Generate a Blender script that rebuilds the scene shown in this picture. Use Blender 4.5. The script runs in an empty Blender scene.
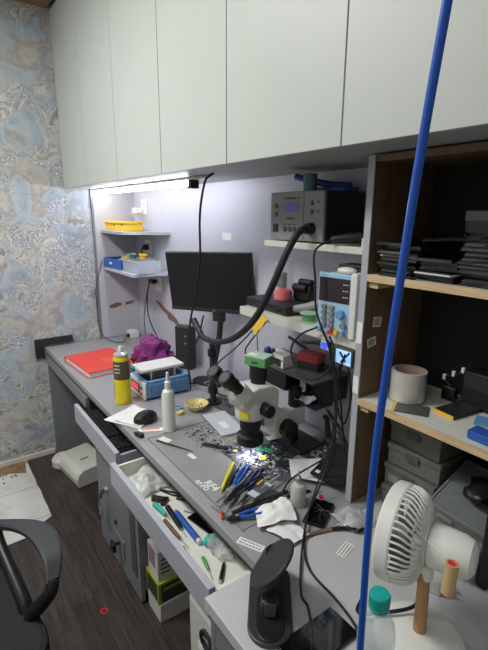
import bpy, bmesh, math, random
from mathutils import Vector, Matrix, noise
random.seed(7)
SC = bpy.context.scene
COL = SC.collection
R = math.radians

# ------------------------------------------------------------------ materials
def lin(c):
    return tuple((x/12.92 if x <= .04045 else ((x+.055)/1.055)**2.4) for x in (v/255 for v in c))

def nodes(name):
    m = bpy.data.materials.new(name)
    m.use_nodes = True
    nt = m.node_tree
    return m, nt, nt.nodes['Principled BSDF']

def mat(name, rgb, rough=.5, metal=0, var=.06, scale=30, bump=0, alpha=1, trans=0, emit=None, es=0, stretch=None, coat=0):
    m, nt, b = nodes(name)
    c = lin(rgb)
    b.inputs['Roughness'].default_value = rough
    b.inputs['Metallic'].default_value = metal
    b.inputs['Alpha'].default_value = alpha
    b.inputs['Transmission Weight'].default_value = trans
    b.inputs['Coat Weight'].default_value = coat
    tc = nt.nodes.new('ShaderNodeTexCoord')
    mp = nt.nodes.new('ShaderNodeMapping')
    if stretch: mp.inputs['Scale'].default_value = stretch
    n = nt.nodes.new('ShaderNodeTexNoise')
    n.inputs['Scale'].default_value = scale
    n.inputs['Detail'].default_value = 5
    nt.links.new(tc.outputs['Object'], mp.inputs['Vector'])
    nt.links.new(mp.outputs['Vector'], n.inputs['Vector'])
    r = nt.nodes.new('ShaderNodeValToRGB')
    r.color_ramp.elements[0].position = .3
    r.color_ramp.elements[1].position = .7
    r.color_ramp.elements[0].color = tuple(max(0, x*(1-var)) for x in c)+(1,)
    r.color_ramp.elements[1].color = tuple(min(1, x*(1+var)) for x in c)+(1,)
    nt.links.new(n.outputs['Fac'], r.inputs['Fac'])
    nt.links.new(r.outputs['Color'], b.inputs['Base Color'])
    if bump:
        bp = nt.nodes.new('ShaderNodeBump')
        bp.inputs['Strength'].default_value = bump
        bp.inputs['Distance'].default_value = .002
        nt.links.new(n.outputs['Fac'], bp.inputs['Height'])
        nt.links.new(bp.outputs['Normal'], b.inputs['Normal'])
    if emit:
        b.inputs['Emission Color'].default_value = lin(emit)+(1,)
        b.inputs['Emission Strength'].default_value = es
    return m

def wallpaper():
    m, nt, b = nodes('wallpaper')
    N, Lk = nt.nodes.new, nt.links.new
    tc = N('ShaderNodeTexCoord')
    def nz(scale, detail=6, dist=0, vec=None, w=0):
        n = N('ShaderNodeTexNoise'); n.inputs['Scale'].default_value = scale
        n.inputs['Detail'].default_value = detail; n.inputs['Distortion'].default_value = dist
        mp = N('ShaderNodeMapping'); mp.inputs['Location'].default_value = (w, w*1.7, -w)
        Lk(vec or tc.outputs['Object'], mp.inputs['Vector']); Lk(mp.outputs['Vector'], n.inputs['Vector'])
        return n
    def ramp(src, stops):
        r = N('ShaderNodeValToRGB'); e = r.color_ramp.elements
        e[0].position, e[1].position = stops[0][0], stops[-1][0]
        for p, c in stops[1:-1]: e.new(p)
        for i, (p, c) in enumerate(stops): e[i].color = lin(c)+(1,)
        Lk(src, r.inputs['Fac']); return r
    def mix(f, a, c):
        x = N('ShaderNodeMix'); x.data_type = 'RGBA'
        Lk(f, x.inputs['Factor']); Lk(a, x.inputs['A']); Lk(c, x.inputs['B']); return x.outputs['Result']
    base = ramp(nz(3.6, 4, .9, w=1.3).outputs['Fac'], [(.34,(150,158,168)),(.41,(164,182,196)),(.47,(186,192,194)),(.52,(160,160,164)),(.58,(196,190,180)),(.66,(178,180,180))])
    swirl = ramp(nz(8, 6, 1.8, w=4.1).outputs['Fac'], [(.36,(140,140,140)),(.45,(190,188,182)),(.50,(212,212,208)),(.53,(140,138,136)),(.57,(186,188,188)),(.66,(158,172,186))])
    f1 = ramp(nz(3.0, 3, .8, w=8).outputs['Fac'], [(.47,(0,0,0)),(.56,(255,255,255))])
    c = mix(f1.outputs['Color'], base.outputs['Color'], swirl.outputs['Color'])
    v = nz(85, 3, .6, w=2)
    sp = ramp(v.outputs['Fac'], [(.40,(128,132,142)),(.50,(166,172,180)),(.60,(218,222,226))])
    f2 = ramp(nz(4.2, 4, .6, w=13).outputs['Fac'], [(.555,(0,0,0)),(.61,(230,230,230))])
    c = mix(f2.outputs['Color'], c, sp.outputs['Color'])
    f4 = ramp(nz(4.2, 4, .8, w=33).outputs['Fac'], [(.57,(0,0,0)),(.64,(150,150,150))])
    pk = ramp(nz(22, 4).outputs['Fac'], [(.4,(206,190,172)),(.6,(180,168,150))])
    c = mix(f4.outputs['Color'], c, pk.outputs['Color'])
    f3 = ramp(nz(5.0, 6, 1.6, w=21).outputs['Fac'], [(.488,(0,0,0)),(.50,(190,190,190)),(.512,(0,0,0))])
    wv = ramp(nz(9, 2).outputs['Fac'], [(.44,(220,218,210)),(.56,(128,124,120))])
    c = mix(f3.outputs['Color'], c, wv.outputs['Color'])
    Lk(c, b.inputs['Base Color']); b.inputs['Roughness'].default_value = .55
    bp = N('ShaderNodeBump'); bp.inputs['Strength'].default_value = .25; bp.inputs['Distance'].default_value = .003
    Lk(v.outputs['Fac'], bp.inputs['Height']); Lk(bp.outputs['Normal'], b.inputs['Normal'])
    return m

def plank_floor():
    m, nt, b = nodes('dark_plank_vinyl')
    N, Lk = nt.nodes.new, nt.links.new
    tc = N('ShaderNodeTexCoord')
    br = N('ShaderNodeTexBrick'); br.inputs['Scale'].default_value = 1
    br.inputs['Brick Width'].default_value = .9; br.inputs['Row Height'].default_value = .09
    br.inputs['Mortar Size'].default_value = .0015
    br.inputs['Color1'].default_value = lin((50,44,42))+(1,); br.inputs['Color2'].default_value = lin((68,60,57))+(1,)
    br.inputs['Mortar'].default_value = lin((34,30,29))+(1,)
    Lk(tc.outputs['Object'], br.inputs['Vector'])
    mp = N('ShaderNodeMapping'); mp.inputs['Scale'].default_value = (2.5, 40, 1)
    n = N('ShaderNodeTexNoise'); n.inputs['Scale'].default_value = 2.2; n.inputs['Detail'].default_value = 8
    Lk(tc.outputs['Object'], mp.inputs['Vector']); Lk(mp.outputs['Vector'], n.inputs['Vector'])
    r = N('ShaderNodeValToRGB'); r.color_ramp.elements[0].position = .3; r.color_ramp.elements[1].position = .75
    r.color_ramp.elements[0].color = (.45,.45,.45,1); r.color_ramp.elements[1].color = (1.7,1.62,1.58,1)
    Lk(n.outputs['Fac'], r.inputs['Fac'])
    x = N('ShaderNodeMix'); x.data_type = 'RGBA'; x.blend_type = 'MULTIPLY'; x.inputs['Factor'].default_value = 1
    Lk(br.outputs['Color'], x.inputs['A']); Lk(r.outputs['Color'], x.inputs['B'])
    Lk(x.outputs['Result'], b.inputs['Base Color']); b.inputs['Roughness'].default_value = .42
    return m

def tile_floor():
    m, nt, b = nodes('white_floor_tile')
    N, Lk = nt.nodes.new, nt.links.new
    tc = N('ShaderNodeTexCoord')
    br = N('ShaderNodeTexBrick'); br.offset = 0
    br.inputs['Scale'].default_value = 1; br.inputs['Brick Width'].default_value = .32; br.inputs['Row Height'].default_value = .62
    br.inputs['Mortar Size'].default_value = .002
    br.inputs['Color1'].default_value = lin((214,215,212))+(1,); br.inputs['Color2'].default_value = lin((208,210,208))+(1,)
    br.inputs['Mortar'].default_value = lin((110,104,96))+(1,)
    mp = N('ShaderNodeMapping'); mp.inputs['Location'].default_value = (-.034, .1, 0)
    Lk(tc.outputs['Object'], mp.inputs['Vector']); Lk(mp.outputs['Vector'], br.inputs['Vector'])
    n = N('ShaderNodeTexNoise'); n.inputs['Scale'].default_value = 9; n.inputs['Detail'].default_value = 6
    Lk(tc.outputs['Object'], n.inputs['Vector'])
    r = N('ShaderNodeValToRGB'); r.color_ramp.elements[0].position = .35; r.color_ramp.elements[1].position = .5
    r.color_ramp.elements[0].color = (.86,.84,.80,1); r.color_ramp.elements[1].color = (1,1,1,1)
    Lk(n.outputs['Fac'], r.inputs['Fac'])
    x = N('ShaderNodeMix'); x.data_type = 'RGBA'; x.blend_type = 'MULTIPLY'; x.inputs['Factor'].default_value = 1
    Lk(br.outputs['Color'], x.inputs['A']); Lk(r.outputs['Color'], x.inputs['B'])
    Lk(x.outputs['Result'], b.inputs['Base Color']); b.inputs['Roughness'].default_value = .3
    return m

M = dict(
 paper=wallpaper(), plank=plank_floor(), tile=tile_floor(),
 door=mat('pale_grey_laminate', (194,200,194), .45, var=.015, scale=6),
 carc=mat('grey_carcass', (176,178,178), .5, var=.03),
 lining=mat('niche_lining', (190,191,198), .45, var=.02, scale=5),
 back=mat('lavender_grey_laminate', (188,189,201), .45, var=.02, scale=5),
 side=mat('grey_laminate', (172,175,182), .45, var=.03, scale=8),
 desk=mat('desk_grey_laminate', (150,151,154), .4, var=.04, scale=12),
 deskedge=mat('desk_edge_grey', (128,130,133), .4, var=.04),
 wtop=mat('white_grey_laminate', (190,192,192), .4, var=.03, scale=10),
 cream=mat('cream_drawer_lining', (226,226,214), .5, var=.03),
 facia=mat('drawer_front_grey', (172,174,184), .4, var=.03),
 cab=mat('pedestal_grey', (122,125,130), .45, var=.04),
 brown=mat('brown_ply_face', (112,88,66), .6, var=.18, scale=14, stretch=(6,6,.7)),
 plyedge=mat('plywood_edge', (206,180,140), .6, var=.22, scale=30, stretch=(.4,1,14)),
 shelfw=mat('shelf_white_face', (214,214,204), .5, var=.05, scale=9),
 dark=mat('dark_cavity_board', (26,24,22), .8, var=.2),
 black=mat('black_plastic', (22,22,24), .4, var=.15),
 black2=mat('charcoal_plastic', (40,40,43), .45, var=.1),
 rubber=mat('black_rubber', (26,26,28), .6, var=.1),
 blackgloss=mat('black_glass', (10,10,13), .1, var=.2, coat=.5),
 screen=mat('dark_screen', (14,15,18), .4, var=.1),
 white=mat('white_plastic', (226,226,222), .35, var=.02),
 white2=mat('aged_white_plastic', (206,206,198), .4, var=.04),
 scope=mat('microscope_white_enamel', (220,221,214), .3, var=.02),
 paperw=mat('white_paper', (232,232,230), .8, var=.03),
 tissue=mat('white_tissue', (238,238,238), .9, var=.02, bump=.3),
 red=mat('red_book_cloth', (222,70,60), .5, var=.06),
 red2=mat('red_plastic', (240,50,62), .35, var=.05, emit=None),
 gold=mat('gold_print', (220,150,80), .5),
 yellow=mat('yellow_plastic', (236,190,40), .4, var=.05),
 ribbon=mat('yellow_tape', (232,194,70), .5, var=.1),
 yellowb=mat('yellow_can_paint', (222,206,34), .3, var=.05),
 lime=mat('bright_yellow_sticker', (236,226,40), .6),
 candark=mat('brown_can_label', (92,80,58), .4, var=.3, scale=60),
 steel=mat('steel', (196,198,202), .3, metal=.45, var=.05),
 steeld=mat('dull_steel', (138,140,144), .4, metal=.35, var=.1),
 silver=mat('silver_tape', (216,212,204), .28, metal=.25, var=.05),
 card=mat('cardboard_core', (186,166,150), .8, var=.1),
 cardred=mat('red_print', (206,60,50), .6),
 blue=mat('blue_plastic', (44,92,178), .35, var=.05),
 blueb=mat('blue_cord', (22,84,186), .3, var=.05),
 bluel=mat('light_blue_enamel', (110,156,206), .4, var=.04),
 bluep=mat('pale_blue_panel', (160,200,224), .4, var=.03),
 blued=mat('dark_blue_plastic', (40,62,140), .4, var=.08),
 navy=mat('navy_plastic', (34,48,108), .4, var=.1),
 teal=mat('teal_plastic', (30,170,160), .35, var=.05),
 tealb=mat('teal_print', (60,180,170), .5),
 greenb=mat('green_box', (92,160,96), .5, var=.06),
 greenp=mat('pale_green_plastic', (176,206,184), .4, var=.04),
 greent=mat('grey_green_tape', (70,118,112), .5, var=.06),
 purple=mat('purple_cloth', (132,52,118), .9, var=.2, scale=60),
 orange=mat('orange_plastic', (234,120,50), .5),
 pcb=mat('green_circuit_board', (52,110,78), .5, var=.3, scale=160),
 kraft=mat('kraft_tube', (196,166,118), .7, var=.06),
 bits=mat('scattered_metal_bits', (184,180,176), .35, metal=.2, var=.45, scale=160),
 matg=mat('grey_work_mat', (140,143,140), .5, var=.05, scale=14),
 bitsd=mat('scattered_dark_bits', (44,44,48), .5, var=.5, scale=160),
 trayd=mat('dark_blue_grey_mat', (84,86,98), .6, var=.2, scale=20),
 lcd=mat('lcd_reflector_sheet', (200,204,212), .35, var=.13, scale=6, stretch=(1,60,1)),
 wood=mat('varnished_wood_post', (172,132,88), .6, var=.12, stretch=(1,1,.1)),
 woodc=mat('ceiling_wood', (150,120,88), .6, var=.15, scale=10),
 ceil=mat('ceiling_white', (222,222,218), .8, var=.02),
 wallw=mat('painted_wall', (205,205,200), .8, var=.02),
 skirt=mat('white_skirting', (214,212,204), .5, var=.06),
 plaster=mat('chipped_brown_board', (120,96,74), .9, var=.35, scale=50),
 dirt=mat('brown_dust', (136,112,80), .95, var=.35, scale=40),
 fanw=mat('fan_white_plastic', (226,227,222), .35, var=.015),
 psuw=mat('psu_cover', (222,223,218), .4, var=.02),
 stgrey=mat('station_grey_front', (136,136,136), .4, var=.04),
 stdark=mat('station_dark', (80,80,82), .4, var=.05),
 lcdblue=mat('blue_lcd', (60,66,110), .25, emit=(70,76,150), es=.25),
 led=mat('red_led_digits', (220,30,40), .4, emit=(255,40,60), es=2.5),
 ledblue=mat('blue_led', (40,60,220), .4, emit=(50,70,255), es=1.6),
 meter=mat('lit_meter_screen', (170,210,240), .3, emit=(150,200,250), es=.8),
 tube=mat('lit_tube', (255,255,255), .4, emit=(244,246,255), es=28),
 ringlit=mat('lit_ring', (255,255,255), .4, emit=(235,240,255), es=12),
 glow=mat('ceiling_lamp_glass', (255,255,255), .4, emit=(255,252,244), es=8),
 psudisp=mat('psu_display_window', (44,34,44), .2, var=.2),
 inkg=mat('faded_print', (128,124,112), .7),
 ink=mat('dark_print', (60,60,64), .7),
 inkw=mat('white_print', (226,226,226), .7),
 clear=mat('clear_plastic', (214,222,228), .12, alpha=.24, var=.03),
 clearb=mat('cloudy_clear_plastic', (204,214,224), .2, alpha=.45, var=.05),
 clearg=mat('smoky_clear_plastic', (150,156,158), .25, alpha=.62, var=.1),
 frost=mat('frosted_plastic', (206,210,206), .4, alpha=.72, var=.03),
 bag=mat('clear_bag_film', (214,218,220), .2, alpha=.36, var=.2, scale=50, bump=1.),
 bagw=mat('milky_bag_film', (226,230,226), .3, alpha=.62, var=.1, scale=40, bump=1.),
 bottle=mat('bottle_plastic', (214,228,228), .06, alpha=.38, coat=.5, var=.02),
 water=mat('still_water', (196,216,220), .05, alpha=.12, var=.02),
 amber=mat('yellow_liquid_dish', (214,196,130), .4, var=.1),
 redtr=mat('red_translucent', (222,84,96), .3, alpha=.7),
 seatf=mat('black_chair_fabric', (30,31,33), .85, var=.2, scale=90, bump=.2),
 armp=mat('chair_arm_plastic', (58,59,62), .42, var=.06, scale=60, bump=.1),
 greybx=mat('grey_case_plastic', (108,110,106), .35, var=.08, alpha=.92),
 cartn=mat('carton_white', (206,204,200), .7, var=.05),
 cartg=mat('carton_green', (46,62,50), .6, var=.2, scale=20),
 cartye=mat('carton_yellow', (150,156,50), .6),
 cartp=mat('carton_violet', (150,120,150), .6, var=.2, scale=20),
)

# ------------------------------------------------------------------ mesh helpers
def catmull(pts, n=8):
    P = [Vector(p) for p in pts]
    if len(P) < 3: return P
    Q = [P[0]*2-P[1]]+P+[P[-1]*2-P[-2]]
    out = []
    for i in range(1, len(Q)-2):
        a, b, c, d = Q[i-1:i+3]
        for k in range(n):
            t = k/n
            out.append(.5*((2*b)+(c-a)*t+(2*a-5*b+4*c-d)*t*t+(3*b-a-3*c+d)*t**3))
    out.append(P[-1])
    return out

class MB:
    def __init__(s): s.bm = bmesh.new(); s.ang = 20
    def add(s, t, M_=None):
        if M_ is not None: t.transform(M_)
        me = bpy.data.meshes.new('t'); t.to_mesh(me); t.free()
        s.bm.from_mesh(me); bpy.data.meshes.remove(me)
        return s
    def box(s, c, d, bev=0, rz=0, M_=None, seg=2):
        t = bmesh.new(); bmesh.ops.create_cube(t, size=1)
        bmesh.ops.scale(t, vec=d, verts=t.verts)
        if bev: bmesh.ops.bevel(t, geom=list(t.edges), offset=min(bev, min(d)*.49), segments=seg, affect='EDGES', profile=.5)
        X = Matrix.Translation(c) @ Matrix.Rotation(rz, 4, 'Z')
        return s.add(t, (M_ @ X) if M_ is not None else X)
    def bb(s, a, b, bev=0, M_=None):
        return s.box([(x+y)/2 for x, y in zip(a, b)], [abs(y-x) for x, y in zip(a, b)], bev, M_=M_)
    def cyl(s, p0, p1, r0, r1=None, seg=24, bev=0):
        p0, p1 = Vector(p0), Vector(p1); d = p1-p0
        t = bmesh.new()
        bmesh.ops.create_cone(t, cap_ends=True, segments=seg, radius1=r0, radius2=r0 if r1 is None else r1, depth=d.length)
        if bev:
            ed = [e for e in t.edges if abs(e.verts[0].co.z-e.verts[1].co.z) < 1e-6]
            bmesh.ops.bevel(t, geom=ed, offset=bev, segments=2, affect='EDGES', profile=.5)
        return s.add(t, Matrix.Translation((p0+p1)/2) @ d.to_track_quat('Z', 'Y').to_matrix().to_4x4())
    def lathe(s, prof, seg=28, M_=None, sx=1, sy=1):
        t = bmesh.new(); rings = []
        for r, z in prof:
            if r < 1e-6: rings.append([t.verts.new((0, 0, z))])
            else: rings.append([t.verts.new((r*sx*math.cos(2*math.pi*i/seg), r*sy*math.sin(2*math.pi*i/seg), z)) for i in range(seg)])
        for a, b in zip(rings, rings[1:]):
            for i in range(seg):
                j = (i+1) % seg
                f = [a[0] if len(a) == 1 else a[i]]
                if len(a) > 1: f.append(a[j])
                f.append(b[0] if len(b) == 1 else b[j])
                if len(b) > 1: f.append(b[i])
                if len(f) > 2: t.faces.new(f)
        bmesh.ops.recalc_face_normals(t, faces=t.faces)
        return s.add(t, M_)
    def tube(s, pts, r, seg=8, n=8, smooth=True):
        s.ang = 62
        P = catmull(pts, n) if smooth else [Vector(p) for p in pts]
        t = bmesh.new(); rings = []; up = None
        for i, p in enumerate(P):
            d = (P[min(i+1, len(P)-1)]-P[max(i-1, 0)]).normalized()
            if up is None: up = d.orthogonal().normalized()
            up = (up-d*up.dot(d)).normalized(); w = d.cross(up)
            rr = r(i/(len(P)-1)) if callable(r) else r
            rings.append([t.verts.new(p+(up*math.cos(a)+w*math.sin(a))*rr) for a in (2*math.pi*k/seg for k in range(seg))])
        for a, b in zip(rings, rings[1:]):
            for i in range(seg): t.faces.new((a[i], a[(i+1) % seg], b[(i+1) % seg], b[i]))
        t.faces.new(rings[0][::-1]); t.faces.new(rings[-1])
        bmesh.ops.recalc_face_normals(t, faces=t.faces)
        return s.add(t)
    def prism(s, poly, z0, z1, bev=0, M_=None):
        t = bmesh.new()
        f = t.faces.new([t.verts.new((x, y, z0)) for x, y in poly])
        g = bmesh.ops.extrude_face_region(t, geom=[f])['geom']
        bmesh.ops.translate(t, vec=(0, 0, z1-z0), verts=[v for v in g if isinstance(v, bmesh.types.BMVert)])
        bmesh.ops.recalc_face_normals(t, faces=t.faces)
        if bev: bmesh.ops.bevel(t, geom=list(t.edges), offset=bev, segments=2, affect='EDGES', profile=.5)
        return s.add(t, M_)
    def sphere(s, c, r, sub=2, sc=(1, 1, 1)):
        s.ang = 62
        t = bmesh.new(); bmesh.ops.create_icosphere(t, subdivisions=sub, radius=r)
        bmesh.ops.scale(t, vec=sc, verts=t.verts)
        return s.add(t, Matrix.Translation(c))
    def sheet(s, corners, amp, seed, nx=16, ny=16, th=.0006, freq=14, lift=.0, edge=0):
        # a crumpled thin sheet spanning four corners
        s.ang = 75; t = bmesh.new(); a, b, c, d = [Vector(p) for p in corners]; top = []; bot = []
        for i in range(nx+1):
            for j in range(ny+1):
                u, v = i/nx, j/ny
                p = (a*(1-u)+b*u)*(1-v)+(d*(1-u)+c*u)*v
                q = p*freq+Vector((seed*3.1, seed*1.7, seed))
                h = abs(noise.noise(q))+.5*abs(noise.noise(q*2.3))
                p = p+Vector((noise.noise(q*.6)*edge, noise.noise(q*.6+Vector((9, 4, 2)))*edge, h*amp+lift*math.sin(math.pi*u)*math.sin(math.pi*v)))
                top.append(t.verts.new(p+Vector((0, 0, th)))); bot.append(t.verts.new(p))
        W = ny+1
        for i in range(nx):
            for j in range(ny):
                k = i*W+j
                t.faces.new((top[k], top[k+W], top[k+W+1], top[k+1]))
                t.faces.new((bot[k], bot[k+1], bot[k+W+1], bot[k+W]))
        per = [i*W for i in range(nx)]+[nx*W+j for j in range(ny)]+[i*W+ny for i in range(nx, 0, -1)]+[j for j in range(ny, 0, -1)]
        for k, l in zip(per, per[1:]+per[:1]): t.faces.new((top[k], bot[k], bot[l], top[l]))
        bmesh.ops.recalc_face_normals(t, faces=t.faces)
        return s.add(t)
    def blob(s, c, rad, amp, seed, freq=9, sub=4, floor=None):
        s.ang = 62; t = bmesh.new(); bmesh.ops.create_icosphere(t, subdivisions=sub, radius=1)
        for v in t.verts:
            n = v.co.normalized()
            q = n*freq*.25+Vector((seed, seed*2.3, -seed))
            k = 1+amp*(noise.noise(q)*1.1+abs(noise.noise(q*2.2))*.9-.35)
            v.co = Vector((n.x*rad[0]*k, n.y*rad[1]*k, n.z*rad[2]*k))+Vector(c)
            if floor is not None and v.co.z < floor: v.co.z = floor
        return s.add(t)
    def build(s, name, m, parent=None, loc=None, rz=0):
        me = bpy.data.meshes.new(name); s.bm.to_mesh(me); s.bm.free()
        me.materials.append(M[m] if isinstance(m, str) else m)
        for p in me.polygons: p.use_smooth = True
        me.set_sharp_from_angle(angle=R(s.ang))
        o = bpy.data.objects.new(name, me); COL.objects.link(o)
        if loc is not None: o.location = loc
        if rz: o.rotation_euler = (0, 0, rz)
        if parent is not None: o.parent = parent
        return o

def meta(o, label, cat, group=None):
    o['label'] = label; o['category'] = cat
    if group: o['group'] = group
    return o
def thing(name, label, cat, loc=(0, 0, 0), rot=0, group=None):
    o = bpy.data.objects.new(name, None); COL.objects.link(o)
    o.empty_display_size = .05; o.location = loc
    o.rotation_euler = rot if isinstance(rot, tuple) else (0, 0, rot)
    return meta(o, label, cat, group)
def one(name, mb, m, label, cat, loc=(0, 0, 0), rz=0, group=None):
    o = mb.build(name, m)
    o.location = loc; o.rotation_euler = rz if isinstance(rz, tuple) else (0, 0, rz)
    return meta(o, label, cat, group)
def struct(name, mb, m, parent=None):
    o = mb.build(name, m, parent)
    if parent is None: o['kind'] = 'structure'
    return o
def copy_tree(o, parent=None):
    c = o.copy(); COL.objects.link(c)
    if parent is not None: c.parent = parent
    for ch in o.children: copy_tree(ch, c)
    return c
def lettering(name, body, size, m, parent, mtx, align='CENTER', bold=0):
    cu = bpy.data.curves.new('txt', 'FONT'); cu.body = body; cu.size = size; cu.align_x = align; cu.align_y = 'CENTER'
    cu.extrude = size*.01; cu.offset = bold; cu.resolution_u = 2
    t = bpy.data.objects.new('txt', cu); COL.objects.link(t)
    dg = bpy.context.evaluated_depsgraph_get()
    me = bpy.data.meshes.new_from_object(t.evaluated_get(dg))
    bpy.data.objects.remove(t); bpy.data.curves.remove(cu)
    me.name = name; me.materials.clear(); me.materials.append(M[m])
    o = bpy.data.objects.new(name, me); COL.objects.link(o); o.parent = parent; o.matrix_local = mtx
    return o
def rot(ax, d): return Matrix.Rotation(R(d), 4, ax)
def T(*p): return Matrix.Translation(p)
FRONT = rot('X', 90)       # text facing -Y
DT = .75                   # desk top height
D1 = .7505

YZ = Matrix(((0,0,1,0),(1,0,0,0),(0,1,0,0),(0,0,0,1)))   # outline in (y, z), extruded along x
# ------------------------------------------------------------------ the room
struct('floor', MB().bb((-.1, -2.7, -.05), (4.3, .1, 0)), 'plank')
tl = MB().prism([(0.015, -2.68), (.81, -2.68), (.805, -1.6), (.80, -1.07), (.795, -.98), (.74, -.91), (.69, -.832), (.60, -.829), (.52, -.832), (.42, -.828), (.34, -.833), (.26, -.829), (.20, -.832), (.015, -.83)], .0005, .004)
struct('floor_tiles', tl, 'tile')['kind'] = 'structure'
struct('wall_left', MB().bb((-.1, -2.7, 0), (0, .1, 2.76)), 'paper')
wb = struct('wall_back', MB().bb((0, 0, 0), (4.3, .1, 2.76)), 'back')
struct('wall_right', MB().bb((4.2, -2.7, 0), (4.3, 0, 2.76)), 'wallw')
struct('wall_front', MB().bb((0, -2.7, 0), (4.2, -2.6, 2.76)), 'wallw')
struct('ceiling', MB().bb((-.1, -2.7, 2.76), (4.3, .1, 2.82)), 'ceil')
struct('trim_1', MB().bb((0, -2.58, 2.702), (.16, -.45, 2.759)), 'woodc')
struct('baseboard_left', MB().bb((0, -2.58, 0), (.014, -.648, .034), .003), 'skirt')
# niche side lining with its dark front strip
sp = struct('trim_2', MB().bb((.001, -.272, .752), (.018, -.001, 1.733)), 'lining')
MB().bb((.0005, -.286, .752), (.016, -.273, 1.733)).build('edge_strip', 'cab', sp)
# chips in the laminate
def chip(pts, y, name='paint_chip', axis='y'):
    Mx = T(0, y, 0) @ rot('X', 90)
    return MB().prism(pts, 0, .0012, M_=Mx).build(name, 'plaster', wb)
chip([(.30, 1.035), (.37, 1.03), (.45, 1.0), (.53, .985), (.60, .96), (.645, .925), (.62, .91), (.56, .935), (.49, .94), (.46, .97), (.40, .985), (.35, 1.01)], -.0002)
MB().box((.55, -.002, 1.07), (.035, .003, .03), .001).build('yellow_tag', 'yellow', wb)
Mx = T(.0185, 0, 0) @ rot('Z', 90) @ rot('X', 90)
MB().prism([(-.215, .975), (-.16, .99), (-.13, .985), (-.125, .97), (-.17, .955), (-.21, .955)], 0, .001, M_=Mx).build('paint_chip', 'plaster', sp)
MB().prism([(-.10, .985), (-.05, .995), (-.03, .985), (-.06, .97), (-.10, .97)], 0, .001, M_=Mx).build('paint_chip', 'plaster', sp)
MB().box((1.15, -.0012, 1.48), (.075, .0012, .035), .0005).build('paper_sticker', 'inkw', wb)
MB().box((1.70, -.0012, 1.60), (.05, .0012, .02), .0005).build('paper_sticker', 'inkw', wb)
# dark trunking board on the papered wall beside the desk
bd = MB().bb((.0005, -.705, .762), (.016, -.47, .805), .003).bb((.0005, -.705, .68), (.016, -.652, .764), .003)
one('trunking_board', bd, 'black2', 'dark L-shaped trunking board on the wallpaper at the far end of the desk', 'trunking')
# dust below the skirting
ds = MB()
for k in range(260):
    x = abs(random.gauss(0, .09))+.016; y = -.84-random.random()**.8*.9
    if x > .3: continue
    s = random.uniform(.004, .014)
    ds.blob((x, y, .0055), (s, s*random.uniform(.5, 1), .003), .4, k, sub=1)
ds.prism([(.015, -1.9), (.12, -1.9), (.15, -1.5), (.11, -1.3), (.16, -1.1), (.12, -.95), (.17, -.86), (.015, -.84)], .0042, .0052)
o = one('brown_dust', ds, 'dirt', 'brown dust and grit along the skirting under the papered wall', 'dust'); o['kind'] = 'stuff'

# ------------------------------------------------------------------ wall cabinets
seams = [0.002, .462, .919, 1.375, 1.815, 2.264, 2.72, 3.17]
wc_l = ['grey two-door wall cabinet against the papered wall', 'grey two-door wall cabinet above the black monitor', 'grey two-door wall cabinet above the soldering station and the open shelves']
for k in range(3):
    x0, x1, x2 = seams[2*k], seams[2*k+1], seams[2*k+2]
    t = thing('wall_cabinet', wc_l[k], 'cabinet', (x0, 0, 1.735))
    b = MB()
    w = x2-x0
    b.bb((.001, -.42, 0), (w-.001, -.002, .018)); b.bb((.001, -.42, .93), (w-.001, -.002, .95))
    b.bb((.001, -.42, .018), (.018, -.002, .93)); b.bb((w-.018, -.42, .018), (w-.001, -.002, .93)); b.bb((.018, -.02, .018), (w-.018, -.002, .93))
    b.build('carcass', 'carc', t)
    for a, c in ((x0, x1), (x1, x2)):
        MB().bb((a-x0+.002, -.441, -.004), (c-x0-.002, -.4215, .955), .001).build('door', 'door', t)
# last single unit over the shelves
x0, x2 = seams[6], seams[7]
# tube light under the cabinets
t = thing('tube_light', 'lit white tube light under the wall cabinets', 'lamp', (0, 0, 0))
MB().bb((.024, -.268, 1.700), (1.27, -.242, 1.722), .004).build('diffuser', 'tube', t)
MB().bb((.022, -.270, 1.722), (1.40, -.240, 1.7308), .001).build('housing', 'white2', t)
MB().bb((1.27, -.274, 1.688), (1.298, -.236, 1.722), .002).build('end_cap', 'black2', t)

# ------------------------------------------------------------------ open shelf unit
t = thing('open_shelf_unit', 'brown plywood open shelf unit with grey front edge beside the desk', 'shelf', (2.203, 0, .752))
X = lambda x: x-2.224
Zs = lambda z: z-.752
MB().bb((.0035, -.268, .0), (.020, -.004, .978)).build('side_panel', 'brown', t)
MB().bb((.0, -.268, .0), (.0032, -.004, .978)).build('outer_facing', 'back', t)
MB().bb((.0, -.2725, .0), (.021, -.2685, .978), .0008).build('edge_band', 'side', t)
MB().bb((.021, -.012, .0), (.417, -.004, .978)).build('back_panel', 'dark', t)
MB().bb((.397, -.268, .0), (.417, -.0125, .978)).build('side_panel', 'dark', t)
MB().bb((.021, -.268, .962), (.397, -.0125, .978)).build('top_panel', 'brown', t)
for z, nm in ((1.436, 'upper'), (1.087, 'lower')):
    s = MB().bb((.0205, -.2665, Zs(z)-.018), (.3965, -.0125, Zs(z))).build('shelf', 'shelfw', t)
    MB().bb((.0205, -.2725, Zs(z)-.0185), (.3965, -.2668, Zs(z)+.0003), .0008).build('edge_strip', 'plyedge', s)
    MB().bb((.0205, -.262, Zs(z)-.036), (.05, -.03, Zs(z)-.0185)).build('batten', 'plyedge', s)
def slip(y, z, w, h, a):
    mx = T(.0206, y, z) @ rot('X', a) @ rot('Z', 90) @ rot('X', 90)
    p = MB().bb((-w/2, -h/2, 0), (w/2, h/2, .0008), M_=mx).build('paper_label', 'paperw', t)
    b = MB()
    for i in range(4): b.bb((-w*.38, h*(.3-.18*i)-.0012, .0008), (w*random.uniform(.1, .4), h*(.3-.18*i)+.0012, .0012), M_=mx)
    b.build('print', 'ink', p)
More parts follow.
